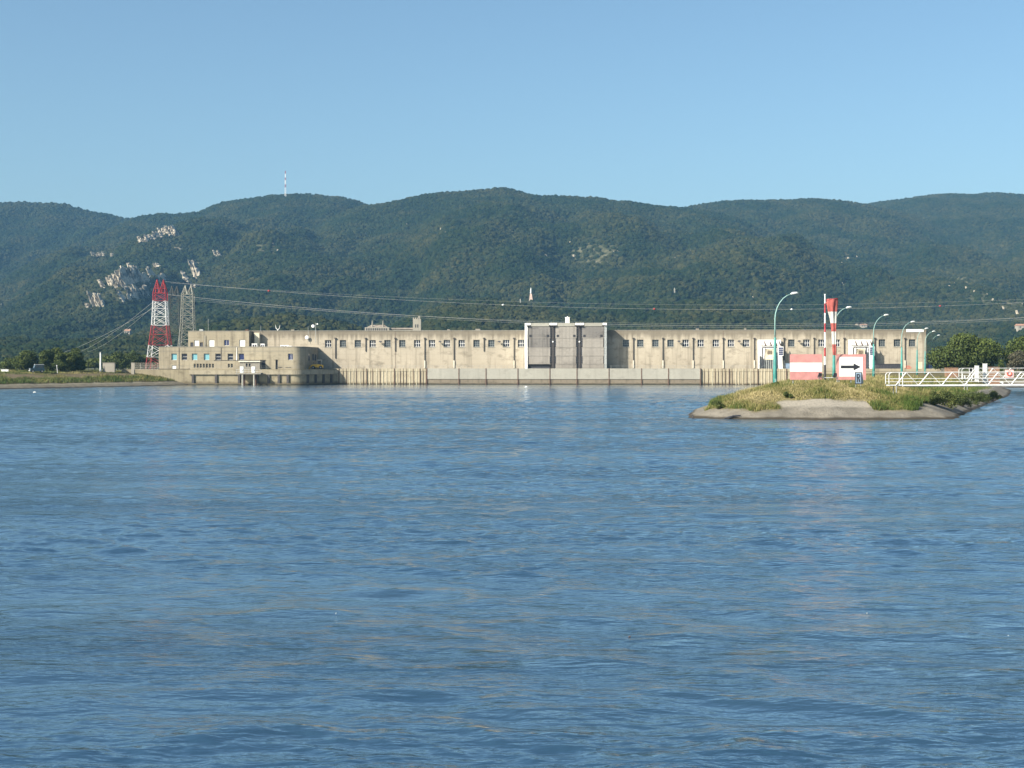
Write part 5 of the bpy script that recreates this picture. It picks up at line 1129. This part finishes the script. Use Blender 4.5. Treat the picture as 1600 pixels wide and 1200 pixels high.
# things on the far quay behind the gangways
def gb(px, D): return Vector((X(px, D), D, float(isl_h(X(px, D), D)[0])))
def cab(px0, px1, py0, D, name, label, mat, cat):
    b = gb((px0 + px1) / 2, D); a, c = X(px0, D), X(px1, D); z = Zp(py0, D); mb = MB(); mb.box((a, D, b.z - .2), (c, D + 1, z)); mb.box((a - .05, D - .05, z), (c + .05, D + 1.05, z + .08)); o_ = tag(mb.build(name, mat, org=b), label, cat)
    MB().box((a + (c - a) * .15, D - .03, b.z + .3), (c - (c - a) * .15, D - .003, z - .2)).build('door', m_lampw, o_); return o_
cab(1537.6, 1542.6, 568.6, 330, 'tall_kiosk', 'tall narrow white kiosk between the pine and the white car', m_board, 'kiosk')
cab(1525, 1529.6, 571.8, 328, 'utility_cabinet', 'short white utility cabinet left of the tall kiosk', m_board, 'cabinet')
b = gb(1487, 336); mb = MB(); mb.box((X(1477, 336), 336, b.z - .3), (X(1497, 336), 336.5, Zp(574.8, 336))); mb.box((X(1476.6, 336), 335.9, Zp(574.8, 336)), (X(1497.4, 336), 336.6, Zp(574.3, 336))); tag(mb.build('brick_wall', m_brick, org=b), 'low brown brick wall in front of the round pine', 'wall')
b = gb(1553, 332); mb = MB(); mb.box((X(1545.5, 326), 326, b.z - .3), (X(1562, 326), 326.4, Zp(573.6, 326))); mb.box((X(1545.2, 326), 325.9, Zp(573.6, 326)), (X(1562.4, 326), 326.5, Zp(573.1, 326))); tag(mb.build('brick_wall', m_brick, org=gb(1553, 326)), 'low brown wall in front of the parked white car', 'wall')
cr = thing('parked_car', b, 'white parked car showing above the low brown wall', 'car')
mb = MB(); prof(mb, [(-1.9, .35), (1.9, .35), (1.95, .8), (1.4, .95), (-1.85, .95)], -.8, .8); mb.build('body', m_board, cr, org=(0, 0, 0))
mb = MB(); prof(mb, [(-1.6, .94), (1.2, .94), (.6, 1.42), (-.1, 1.55), (-1.1, 1.5)], -.7, .7); cb = mb.build('cabin', m_board, cr, org=(0, 0, 0)); MB().box((-1.2, -.72, 1.0), (.5, -.703, 1.36)).build('side_window', m_gdark, cb, org=(0, 0, 0))
for x in (-1.2, 1.2):
    for y in (-.74, .74): wheel(cr, (x, y, .32), .32, .2, (0, 1, 0))
for i, (px, h) in enumerate(((1503.5, 1.3), (1507.5, 1.0), (1518, .9))):
    b = gb(px, 322); mb = MB(); mb.ptube([b - Vector((0, 0, .2)), b + Vector((0, 0, h * .9)), b + Vector((0, 0, h))], [.16, .16, .06], 8); tag(mb.build('bollard', m_board, org=b), ['taller white bollard left of the far gangway end', 'second white bollard beside the far gangway end', 'short white bollard left of the utility cabinet'][i], 'bollard', 'white bollards behind the far gangway')

# small things drifting on the river
def drift(px, py, mat, label, kind='debris', s=1.0):
    D = CAMH * F / (py - HOR); b = Vector((X(px, D), D, .02)); mb = MB(); r = random.Random(px); k = D / F * s
    mb.ptube([b + Vector((-2.2 * k, 0, .0)), b + Vector((-.5 * k, .02, .9 * k)), b + Vector((1.0 * k, .05, .8 * k)), b + Vector((2.4 * k, .04, .1 * k))], [.5 * k, 1.1 * k, 1.0 * k, .4 * k], 6); tag(mb.build(kind, mat, org=b), label, 'debris', 'bits drifting on the river')
drift(525, 960, m_board, 'white bit of foam drifting in the left foreground of the river', 'floating_foam', .45)
drift(1355, 960, m_offw, 'pale bit of foam drifting in the right foreground of the river', 'floating_foam', .55)
drift(1576, 995, m_board, 'white bit of foam drifting near the right edge of the river', 'floating_foam', .45)
drift(531, 780.5, m_black, 'left one of two dark bits drifting in midstream', 'driftwood', .6); drift(543, 780.5, m_black, 'right one of two dark bits drifting in midstream', 'driftwood', .5)
drift(984, 997, m_brown, 'brown stick drifting in the central foreground of the river', 'driftwood', .9)
drift(54, 613.5, m_board, 'white buoy floating near the left bank', 'buoy', .9); drift(822, 605, m_board, 'white buoy floating in front of the quay', 'buoy', .9)

# ------------------------------------------------------------------ air
mh, t, b = nt('haze_air'); t.nodes.remove(b); pv = N(t, 'ShaderNodeVolumePrincipled'); pv.inputs['Density'].default_value = .000074; pv.inputs['Color'].default_value = (.27, .59, .95, 1); pv.inputs['Anisotropy'].default_value = 0
t.links.new(pv.outputs[0], t.nodes['Material Output'].inputs['Volume'])
o = MB().box((-6500, -1600, -3.2), (6500, 7200, 520)).build('haze', mh); tag(o, 'thin blue haze in the air over river and hills', 'haze', kind='stuff')
